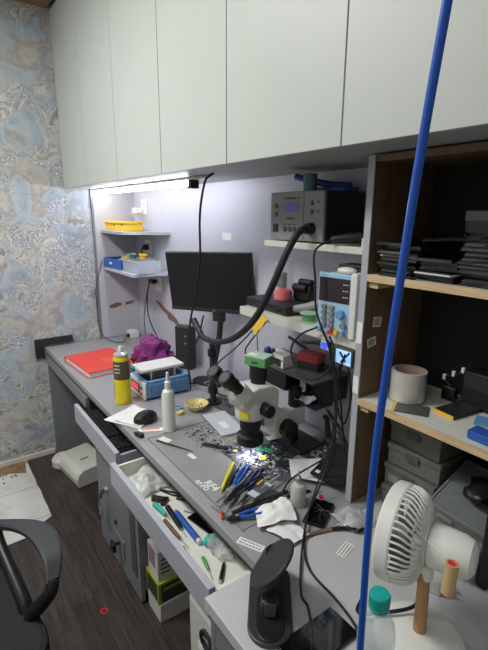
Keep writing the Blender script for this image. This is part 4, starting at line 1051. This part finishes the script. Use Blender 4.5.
MB().bb((-.02, -.01, 0), (.02, .01, .04), .003).tube([(-.0, 0, .04), (-.02, 0, .06), (.01, 0, .075), (.03, 0, .09)], .004, 6).build('bracket_body', 'black', t)
for p in ((-.02, 0, .062), (.005, 0, .078), (.03, 0, .095)): MB().box(p, (.009, .009, .016), .002).build('white_tip', 'white', t)
t = thing('dark_device', 'dark flat-topped device at the back of the lower shelf', 'appliance', (2.50, -.055, SL))
MB().bb((-.09, -.025, 0), (.095, .04, .10), .006).build('device_body', 'black', t)
MB().bb((-.085, -.0265, .055), (.09, -.0248, .09), .001).build('front_panel', 'black2', t)

# ------------------------------------------------------------------ under the shelves
names4 = ['grey parts case at the bottom of the stack under the shelf', 'grey parts case with a white label in the stack under the shelf', 'grey parts case third from the bottom under the shelf', 'topmost grey parts case in the stack under the shelf']
for k in range(4):
    z = D1+.0005+k*.066
    t = thing('parts_case', names4[k], 'case', (2.350, -.115+.006*k, z), R([0, -2, 2, -3][k]), 'grey parts cases under the shelf')
    MB().bb((-.08, -.075, 0), (.08, .075, .046), .004).build('case_body', 'greybx', t)
    MB().bb((-.083, -.078, .046), (.083, .078, .064), .004).build('lid', 'greybx', t)
    MB().bb((-.02, -.082, .034), (.02, -.0755, .056), .002).build('latch', 'stdark', t)
    if k in (1,): MB().bb((-.065, -.0765, .012), (-.03, -.0751, .034)).build('paper_label', 'stgrey', t)
t = thing('flat_box', 'flat grey box with a small label behind the fan motor', 'box', (2.475, -.165, D1), R(8))
MB().bb((-.07, -.07, 0), (.07, .07, .05), .003).build('box_body', 'stgrey', t)
MB().bb((.0, -.05, .050), (.04, -.02, .0506)).build('paper_label', 'paperw', t)
t = thing('organizer_case', 'dark clear-lidded organizer case tilted on the flat grey box', 'case', (2.515, -.135, D1+.105), (R(10), R(8), R(6)))
MB().bb((-.075, -.11, 0), (.075, .10, .030), .004).build('case_body', 'greybx', t)
MB().bb((-.077, -.112, .030), (.077, .102, .040), .003).build('lid', 'clearg', t)
MB().bb((-.05, -.1145, .016), (-.01, -.1115, .028), .001).build('latch', 'stgrey', t)
b = MB()
for a, c in (((-.078, -.113), (.078, -.108)), ((-.078, .098), (.078, .103)), ((-.078, -.108), (-.073, .098)), ((.073, -.108), (.078, .098))): b.bb((a[0], a[1], .0402), (c[0], c[1], .043), .0006)
b.build('lid_rim', 'stgrey', t)
one('black_pouch', MB().blob((0, 0, .02), (.045, .06, .025), .35, 4.2, 6, 3), 'black', 'soft black pouch on the tilted organizer case', 'pouch', (2.54, -.14, D1+.148))
t = thing('clear_bin', 'small clear bin of dark parts under the shelf beside the tilted case', 'bin', (2.578, -.235, D1))
MB().bb((-.02, -.04, 0), (.02, .04, .09), .003).build('bin_wall', 'clear', t)
MB().bb((-.017, -.037, .003), (.017, .037, .045), .003).build('dark_contents', 'navy', t)
t = thing('screwdriver', 'yellow-handled screwdriver lying behind the blue cord', 'screwdriver', (2.325, -.255, D1+.009), R(105))
MB().cyl((-.05, 0, 0), (-.015, 0, .0), .003).build('shaft', 'steel', t)
MB().tube([(-.015, 0, 0), (0, 0, 0), (.03, 0, 0), (.05, 0, 0)], .0078, 12).build('handle', 'yellow', t)
driver((2.49, -.34, ), (2.57, -.315), 'yellow', 'yellow-handled screwdriver standing between the fan neck and the brown tube', .006, .9, .83)
t = thing('plug_adapter', 'white two-pin plug adapter lying beside the fan base', 'adapter', (2.545, -.355, D1), R(20))
MB().bb((-.028, -.02, 0), (.02, .02, .036), .005).build('adapter_body', 'white2', t)
for y in (-.009, .009): MB().cyl((.02, y, .02), (.04, y, .02), .0024).build('pin', 'steel', t)

# ------------------------------------------------------------------ fan
t = thing('table_fan', 'white table fan with a brown wooden neck on the side table', 'fan', (2.605, -.505, D1))
MB().lathe([(0, 0), (.084, 0), (.088, .004), (.086, .014), (.06, .026), (.03, .032), (0, .033)], 48).build('base', 'fanw', t)
MB().cyl((.0, .0, .03), (-.006, .004, .165), .0125, .0115, 20).build('neck', 'wood', t)
ax = Vector((-.94, -.28, -.03)).normalized()
Fm = T(-.066, .006, .214) @ ax.to_track_quat('Z', 'Y').to_matrix().to_4x4() @ Matrix.Scale(.86, 4)
def fm(b): b.bm.transform(Fm); return b
Rr = .112
fm(MB().lathe([(Rr-.004, -.008), (Rr, -.008), (Rr+.002, -.004), (Rr+.002, .022), (Rr-.004, .028), (Rr-.006, .022), (Rr-.006, -.004), (Rr-.004, -.008)], 72)).build('cage_band', 'fanw', t)
b = MB()
for k in range(48):
    a = 2*math.pi*k/48; c, s = math.cos(a), math.sin(a)
    c2, s2 = math.cos(a-.22), math.sin(a-.22)
    P_ = [((Rr-.002)*c, (Rr-.002)*s, -.005), (.107*c, .107*s, -.026), (.088*(c+c2)/2, .088*(s+s2)/2, -.050), (.044*c2, .044*s2, -.062)]
    b.tube(P_, .0029, 6, 3)
b.lathe([(.0, -.066), (.047, -.066), (.049, -.062), (.047, -.058), (0, -.058)], 40)
fm(b).build('rear_cage', 'fanw', t)['kind'] = 'stuff'
b = MB()
for r_ in (.025, .04, .055, .07, .085, .1):
    z = .03-.014*(r_/.11)**2
    b.tube([(r_*math.cos(a), r_*math.sin(a), z) for a in [2*math.pi*i/36 for i in range(37)]], .0014, 5, 1, smooth=False)
for k in range(12):
    a = 2*math.pi*k/12; b.tube([(.02*math.cos(a), .02*math.sin(a), .03), (.07*math.cos(a), .07*math.sin(a), .0245), (.109*math.cos(a), .109*math.sin(a), .017)], .0014, 5, 3)
b.lathe([(0, .026), (.024, .026), (.024, .033), (0, .035)], 24)
fm(b).build('front_grille', 'fanw', t)
b = MB()
for k in range(5):
    a0 = 2*math.pi*k/5; tt = bmesh.new(); rows = []
    for i in range(6):
        r_ = .016+.078*i/5; w = .35+.25*i/5 if i < 4 else .5
        rows.append([tt.verts.new((r_*math.cos(a0+w*u), r_*math.sin(a0+w*u), -.008+.020*u)) for u in (-.8, -.4, 0, .4, .8)])
    for p, q in zip(rows, rows[1:]):
        for i in range(4): tt.faces.new((p[i], p[i+1], q[i+1], q[i]))
    bmesh.ops.solidify(tt, geom=list(tt.faces), thickness=.0016); b.add(tt)
b.cyl((0, 0, -.02), (0, 0, .018), .02)
fm(b).build('blade', 'stgrey', t)
fm(MB().lathe([(0, -.066), (.046, -.067), (.050, -.072), (.0495, -.10), (.047, -.135), (.041, -.153), (.028, -.161), (0, -.163)], 44)).build('motor_housing', 'fanw', t)
fm(MB().box((.012, -.0475, -.092), (.004, .003, .014), .0005)).build('slot', 'ink', t)
tb = MB().lathe([(.0, 0), (.0115, 0), (.0115, .060), (.008, .060), (.008, .006), (0, .006)], 24, T(.058, -.030, .186) @ rot('X', -4)).build('brown_tube', 'kraft', t)
MB().lathe([(0, .007), (.0078, .007), (.0078, .058), (0, .058)], 20, T(.058, -.030, .186) @ rot('X', -4)).build('red_filling', 'red2', tb)
MB().box((-.008, .004, .165), (.035, .022, .03), .006).build('neck_joint', 'fanw', t)
MB().tube([(-.03, .01, .16), (-.035, .04, .10), (-.03, .03, .05), (-.06, -.02, .035), (-.11, -.05, .01), (-.13, -.02, .005)], .004, 8).build('power_cord', 'black', t)
# bottle
_wb = t = thing('water_bottle', 'clear plastic water bottle with a teal cap on the side table', 'bottle', (2.628, -.683, D1))
MB().lathe([(0, 0), (.027, 0), (.031, .006), (.031, .05), (.029, .056), (.031, .062), (.031, .10), (.029, .106), (.031, .112), (.031, .150), (.028, .172), (.019, .192), (.0135, .202), (.0135, .218), (0, .218)], 40).build('bottle_wall', 'bottle', t)
MB().lathe([(0, .003), (.026, .003), (.029, .008), (.029, .12), (0, .12)], 32).build('water', 'water', t)
MB().lathe([(.0155, .200), (.0162, .201), (.0162, .205), (.0152, .206)], 28).build('cap_ring', 'teal', t)
b = MB().lathe([(0, .2185), (.0158, .2185), (.0164, .207), (.0164, .226), (.0150, .2285), (0, .229)], 32)
for k in range(28):
    a = 2*math.pi*k/28; b.box((.0164*math.cos(a), .0164*math.sin(a), .2165), (.0012, .0014, .017), rz=a, seg=1)
b.build('cap', 'teal', t)
_wb.scale = (1, 1, 1.06)
# charging stand
t = thing('charging_stand', 'black phone charging stand with a round tilted pad on the side table', 'charger', (2.366, -.695, D1), R(-39))
ol = [(.055+.047*math.cos(a), .047*math.sin(a)) for a in [R(-90+10*i) for i in range(19)]]+[(-.072+.047*math.cos(a), .047*math.sin(a)) for a in [R(90+10*i) for i in range(19)]]
MB().prism(ol, 0, .010, .003).build('base', 'black2', t)
ol2 = [(.055+.040*math.cos(a), .030*math.sin(a)) for a in [R(-90+10*i) for i in range(19)]]+[(-.0+.03*math.cos(a), .030*math.sin(a)) for a in [R(90+10*i) for i in range(19)]]
MB().prism(ol2, .0101, .0125, .001).build('phone_cradle', 'black', t)
MB().bb((.005, -.020, .0125), (.04, .020, .050), .012).build('watch_post', 'black2', t)
MB().prism([(-.012, -.015), (.012, -.015), (.012, .018), (-.012, .018)], 0, .003, .0014, M_=T(.0405, 0, .032) @ rot('Z', 90) @ rot('X', 90)).build('watch_pad', 'stdark', t)
MB().tube([(-.085, .0, .01), (-.085, .0, .05), (-.06, .01, .085)], .022, 14, 6).build('pad_arm', 'black', t)
t2 = t
n = Vector((-.516, -.465, .719)).normalized(); n.rotate(Matrix.Rotation(R(39), 3, 'Z'))
Cw = Vector((2.356-2.366, -.683+.695, .100)); Cw.rotate(Matrix.Rotation(R(39), 3, 'Z'))
b = MB().lathe([(0, -.006), (.058, -.006), (.062, -.002), (.062, .002), (.060, .004), (0, .0042)], 48, T(*Cw) @ n.to_track_quat('Z', 'Y').to_matrix().to_4x4())
b.build('charging_pad', 'black2', t)
t = thing('smartphone', 'black smartphone lying face up on the side table', 'phone', (2.487, -.668, D1+.0001), R(90))
MB().bb((-.078, -.040, 0), (.078, .040, .0075), .003).build('phone_body', 'black', t)
MB().bb((-.076, -.038, .0074), (.076, .038, .0082), .0002).build('screen', 'blackgloss', t)

# ------------------------------------------------------------------ drawer contents
one('plastic_bag', MB().sheet([(1.53, -.71, DB), (1.68, -.705, DB), (1.66, -.60, DB), (1.52, -.60, DB)], .045, 6.1, 30, 26, freq=11, lift=.03, edge=.02).sheet([(1.55, -.69, DB), (1.66, -.69, DB), (1.65, -.62, DB), (1.54, -.62, DB)], .03, 3.4, 24, 20, freq=15, lift=.02, edge=.01), 'bagw', 'milky plastic bag crumpled in the far end of the pulled-out drawer', 'bag')
one('plastic_bag', MB().sheet([(1.53, -.63, DB), (1.68, -.60, DB), (1.69, -.54, DB), (1.54, -.55, DB)], .03, 8.4, 24, 20, freq=12, lift=.02, edge=.015), 'bag', 'clear thin bag tucked under the desk edge in the pulled-out drawer', 'bag', (0, 0, .002))
driver((1.83, -.675), (1.735, -.684), 'tealb', 'cyan-handled small driver in the pulled-out drawer', .009, .75, DB-.001)
driver((1.93, -.672), (1.775, -.655), 'black', 'black-handled driver beside the blue one in the pulled-out drawer', .009, .75, DB-.001)
driver((1.975, -.688), (1.828, -.692), 'plaster', 'copper-coloured driver along the drawer front', .007, .7, DB-.001)
driver((1.965, -.705), (1.80, -.708), 'stgrey', 'grey driver lying against the drawer front', .006, .6, DB-.001)
t = thing('blue_pump', 'thick blue tube tool lying in the middle of the pulled-out drawer', 'tool', (1.895, -.648, DB+.0105), R(-2))
MB().cyl((-.075, 0, 0), (.075, 0, 0), .0098, bev=.002).build('tube_body', 'blue', t)
MB().cyl((-.086, 0, 0), (-.075, 0, 0), .007).build('end_plug', 'steel', t)
MB().cyl((.075, 0, 0), (.088, 0, 0), .0075).build('end_plug', 'white', t)
one('black_tablet', MB().bb((-.06, -.05, 0), (.06, .05, .008), .002), 'blackgloss', 'black flat glass panel under the desk edge in the pulled-out drawer', 'panel', (1.905, -.565, DB), R(10))
tweezers((1.665, -.63), (1.74, -.585), 'black', 'black tweezers behind the milky bag in the drawer', DB)
one('black_clip', MB().bb((-.02, -.008, 0), (.03, .008, .02), .003).bb((.02, -.02, 0), (.035, .02, .012), .002), 'black2', 'black metal clip next to the milky bag in the drawer', 'clip', (1.715, -.665, DB), R(40))
one('black_clip', MB().tube([(-.03, 0, .004), (0, .006, .005), (.03, .012, .004), (.04, -.005, .004)], .004, 6), 'black', 'bent black wire clip in the drawer behind the cyan driver', 'clip', (1.77, -.595, DB), R(20))
one('violet_pad', MB().bb((-.03, -.02, 0), (.03, .02, .012), .004), 'navy', 'dark violet pad under the desk edge in the drawer', 'pad', (1.72, -.555, DB))
t = thing('parts_bag', 'clear bag with a green corner at the near end of the drawer', 'bag', (2.04, -.605, DB))
MB().blob((0, 0, .018), (.055, .04, .025), .35, 3.9, 8, 4, 0).build('bag_film', 'bag', t)
MB().blob((-.045, -.02, .014), (.016, .022, .014), .4, 5.9, 8, 3, 0).build('green_corner', 'tealb', t)
driver((2.115, -.690), (2.035, -.672), 'greenb', 'green-handled pen tool at the near end of the drawer', .0055, .6, DB-.001, 'pen')
driver((2.08, -.628), (2.135, -.676), 'black', 'black pen with a silver end in the near corner of the drawer', .0055, .85, DB-.001, 'pen', capm='steel')
for i, (x, y, r_) in enumerate([(1.84, -.60, 30), (1.99, -.70, -10), (1.76, -.71, 8)]):
    one('drill_bit', MB().cyl((-.03, 0, .003), (.03, 0, .003), .0025).cyl((.03, 0, .003), (.04, 0, .003), .0025, .0002), 'steeld', ['short steel bit behind the blue tube in the drawer', 'short steel bit beside the grey driver in the drawer', 'short steel bit against the drawer front near the bag'][i], 'bit', (x, y, DB), R(r_))

# ------------------------------------------------------------------ blue cord
one('blue_cable', MB().tube([(2.865, -.85, 2.757), (2.80, -.85, 2.25), (2.748, -.85, 1.751), (2.732, -.85, 1.574), (2.7185, -.85, 1.369), (2.717, -.85, 1.234), (2.720, -.85, 1.081), (2.73, -.85, .6), (2.735, -.852, .012)], .0041, 10, 8), 'blueb', 'bright blue cable hanging from the ceiling in front of the shelves', 'cable')

# ------------------------------------------------------------------ office chair
t = thing('office_chair', 'black office chair with looped plastic armrests', 'chair', (1.77, -1.335, 0), R(8))
seat = MB()
def rr(w, l, r, n=4):
    o = []
    for cx, cy, a0 in ((w-r, l-r, 0), (-w+r, l-r, 90), (-w+r, -l+r, 180), (w-r, -l+r, 270)):
        for i in range(n+1):
            a = R(a0+90*i/n); o.append((cx+r*math.cos(a), cy+r*math.sin(a)))
    return o
MB().prism(rr(.255, .25, .13), .415, .49, .018).build('seat', 'seatf', t)
Bm = T(-.26, 0, .82) @ rot('Y', -10) @ rot('Z', 90) @ rot('X', 90)
MB().prism(rr(.22, .27, .12), -.03, .03, .016, M_=Bm).build('backrest', 'seatf', t)
MB().tube([(-.10, 0, .40), (-.28, 0, .41), (-.33, 0, .55), (-.315, 0, .75)], .022, 10).build('back_bracket', 'black', t)
for s in (1, -1):
    y = s*.275
    a = MB()
    # arm pad: a flat curved bar
    pts = catmull([(-.20, y-.05*s, .632), (-.11, y+.010*s, .646), (-.03, y+.036*s, .648), (.06, y+.032*s, .636), (.115, y+.008*s, .600)], 8)
    tt = bmesh.new(); rows = []
    for i, p in enumerate(pts):
        d = (pts[min(i+1, len(pts)-1)]-pts[max(i-1, 0)]).normalized(); sd = Vector((0, 1, 0)); up = d.cross(sd).normalized()*-1
        u = i/(len(pts)-1); w = .020+.014*math.sin(math.pi*min(1, u*1.05)); h = .011
        rows.append([tt.verts.new(p+sd*(w*cx)+up*(h*cz)) for cx, cz in ((-1, -.6), (-1, .5), (-.7, 1), (.7, 1), (1, .5), (1, -.6), (.7, -1), (-.7, -1))])
    for p, q in zip(rows, rows[1:]):
        for i in range(8): tt.faces.new((p[i], p[(i+1) % 8], q[(i+1) % 8], q[i]))
    tt.faces.new(rows[0][::-1]); tt.faces.new(rows[-1]); bmesh.ops.recalc_face_normals(tt, faces=tt.faces)
    a.add(tt); ar = a.build('armrest', 'armp', t)
    MB().tube([(.115, y+.010*s, .606), (.120, y-.003*s, .575), (.10, y-.022*s, .535), (.075, y-.045*s, .49), (.06, y-.06*s, .405)], lambda u: .017+.006*u, 10).build('arm_strut', 'black', ar)
    MB().tube([(-.20, y-.05*s, .628), (-.13, y-.055*s, .59), (-.03, y-.052*s, .54), (.04, y-.05*s, .49), (.052, y-.06*s, .405)], lambda u: .016+.006*u, 10).build('arm_strut', 'black', ar)
    MB().bb((-.02, min(y-.20*s, y-.03*s), .395), (.09, max(y-.20*s, y-.03*s), .4145), .004).build('arm_bracket', 'black', ar)
MB().cyl((0, 0, .10), (0, 0, .40), .026).cyl((0, 0, .07), (0, 0, .25), .034).build('gas_column', 'black', t)
MB().bb((-.12, -.09, .385), (.10, .09, .4145), .006).build('seat_plate', 'black', t)
for k in range(5):
    a = R(72*k+20); c, s = math.cos(a), math.sin(a)
    lg = MB().tube([(0, 0, .09), (.15*c, .15*s, .085), (.28*c, .28*s, .065)], lambda u: .026-.008*u, 8).build('leg', 'black', t)
    MB().cyl((.29*c-.018*s, .29*s+.018*c, .026), (.29*c+.018*s, .29*s-.018*c, .026), .025).cyl((.28*c, .28*s, .04), (.28*c, .28*s, .07), .006).build('caster', 'black2', lg)

# ------------------------------------------------------------------ light and camera
def ceiling_lamp(x, y, w, l, label, e):
    t = thing('ceiling_lamp', label, 'lamp', (x, y, 2.757))
    MB().bb((-l/2, -w/2, -.03), (l/2, w/2, 0), .003).build('lamp_frame', 'white', t)
    la = bpy.data.lights.new('panel_light', 'AREA'); la.shape = 'RECTANGLE'; la.size = l; la.size_y = w; la.energy = e; la.color = (1, .99, .97)
    o = bpy.data.objects.new('panel_light', la); COL.objects.link(o); o.location = (x, y, 2.72)
ceiling_lamp(1.3, -1.6, .35, 1.0, 'white ceiling panel lamp over the desk aisle', 42)
ceiling_lamp(3.0, -1.9, .35, 1.0, 'white ceiling panel lamp over the aisle by the side table', 7)
sl = bpy.data.lights.new('ring_lamp', 'SPOT'); sl.energy = 1.5; sl.spot_size = R(95); sl.spot_blend = .6; sl.shadow_soft_size = .025; sl.color = (.80, .84, 1)
o = bpy.data.objects.new('ring_lamp', sl); COL.objects.link(o); o.location = (1.845, -.368, MZ+.056)
w = bpy.data.worlds.new('World'); SC.world = w; w.use_nodes = True
w.node_tree.nodes['Background'].inputs['Color'].default_value = (.8, .85, .9, 1); w.node_tree.nodes['Background'].inputs['Strength'].default_value = .3

cam = bpy.data.cameras.new('Camera'); co = bpy.data.objects.new('Camera', cam); COL.objects.link(co); SC.camera = co
cam.sensor_fit = 'VERTICAL'; cam.sensor_height = 24; cam.lens = 446.6/650*24; cam.clip_start = .02
yaw, pitch, roll = R(35.75), R(13.97), R(.386)
fw = Vector((-math.cos(yaw)*math.cos(pitch), math.sin(yaw)*math.cos(pitch), -math.sin(pitch)))
rt = fw.cross(Vector((0, 0, 1))).normalized(); up = rt.cross(fw)
r2 = rt*math.cos(roll)+up*math.sin(roll); u2 = up*math.cos(roll)-rt*math.sin(roll)
mw = Matrix((r2, u2, -fw)).transposed().to_4x4(); mw.translation = Vector((2.982231, -1.21365, 1.586952)); co.matrix_world = mw
SC.view_settings.view_transform = 'Standard'; SC.view_settings.look = 'None'; SC.view_settings.gamma = 1; SC.view_settings.use_curve_mapping = False
SC.view_settings.exposure = 0
SC.cycles.max_bounces = 8; SC.cycles.diffuse_bounces = 4; SC.cycles.transparent_max_bounces = 12
SC.cycles.use_denoising = True
SC.cycles.caustics_reflective = False; SC.cycles.caustics_refractive = False
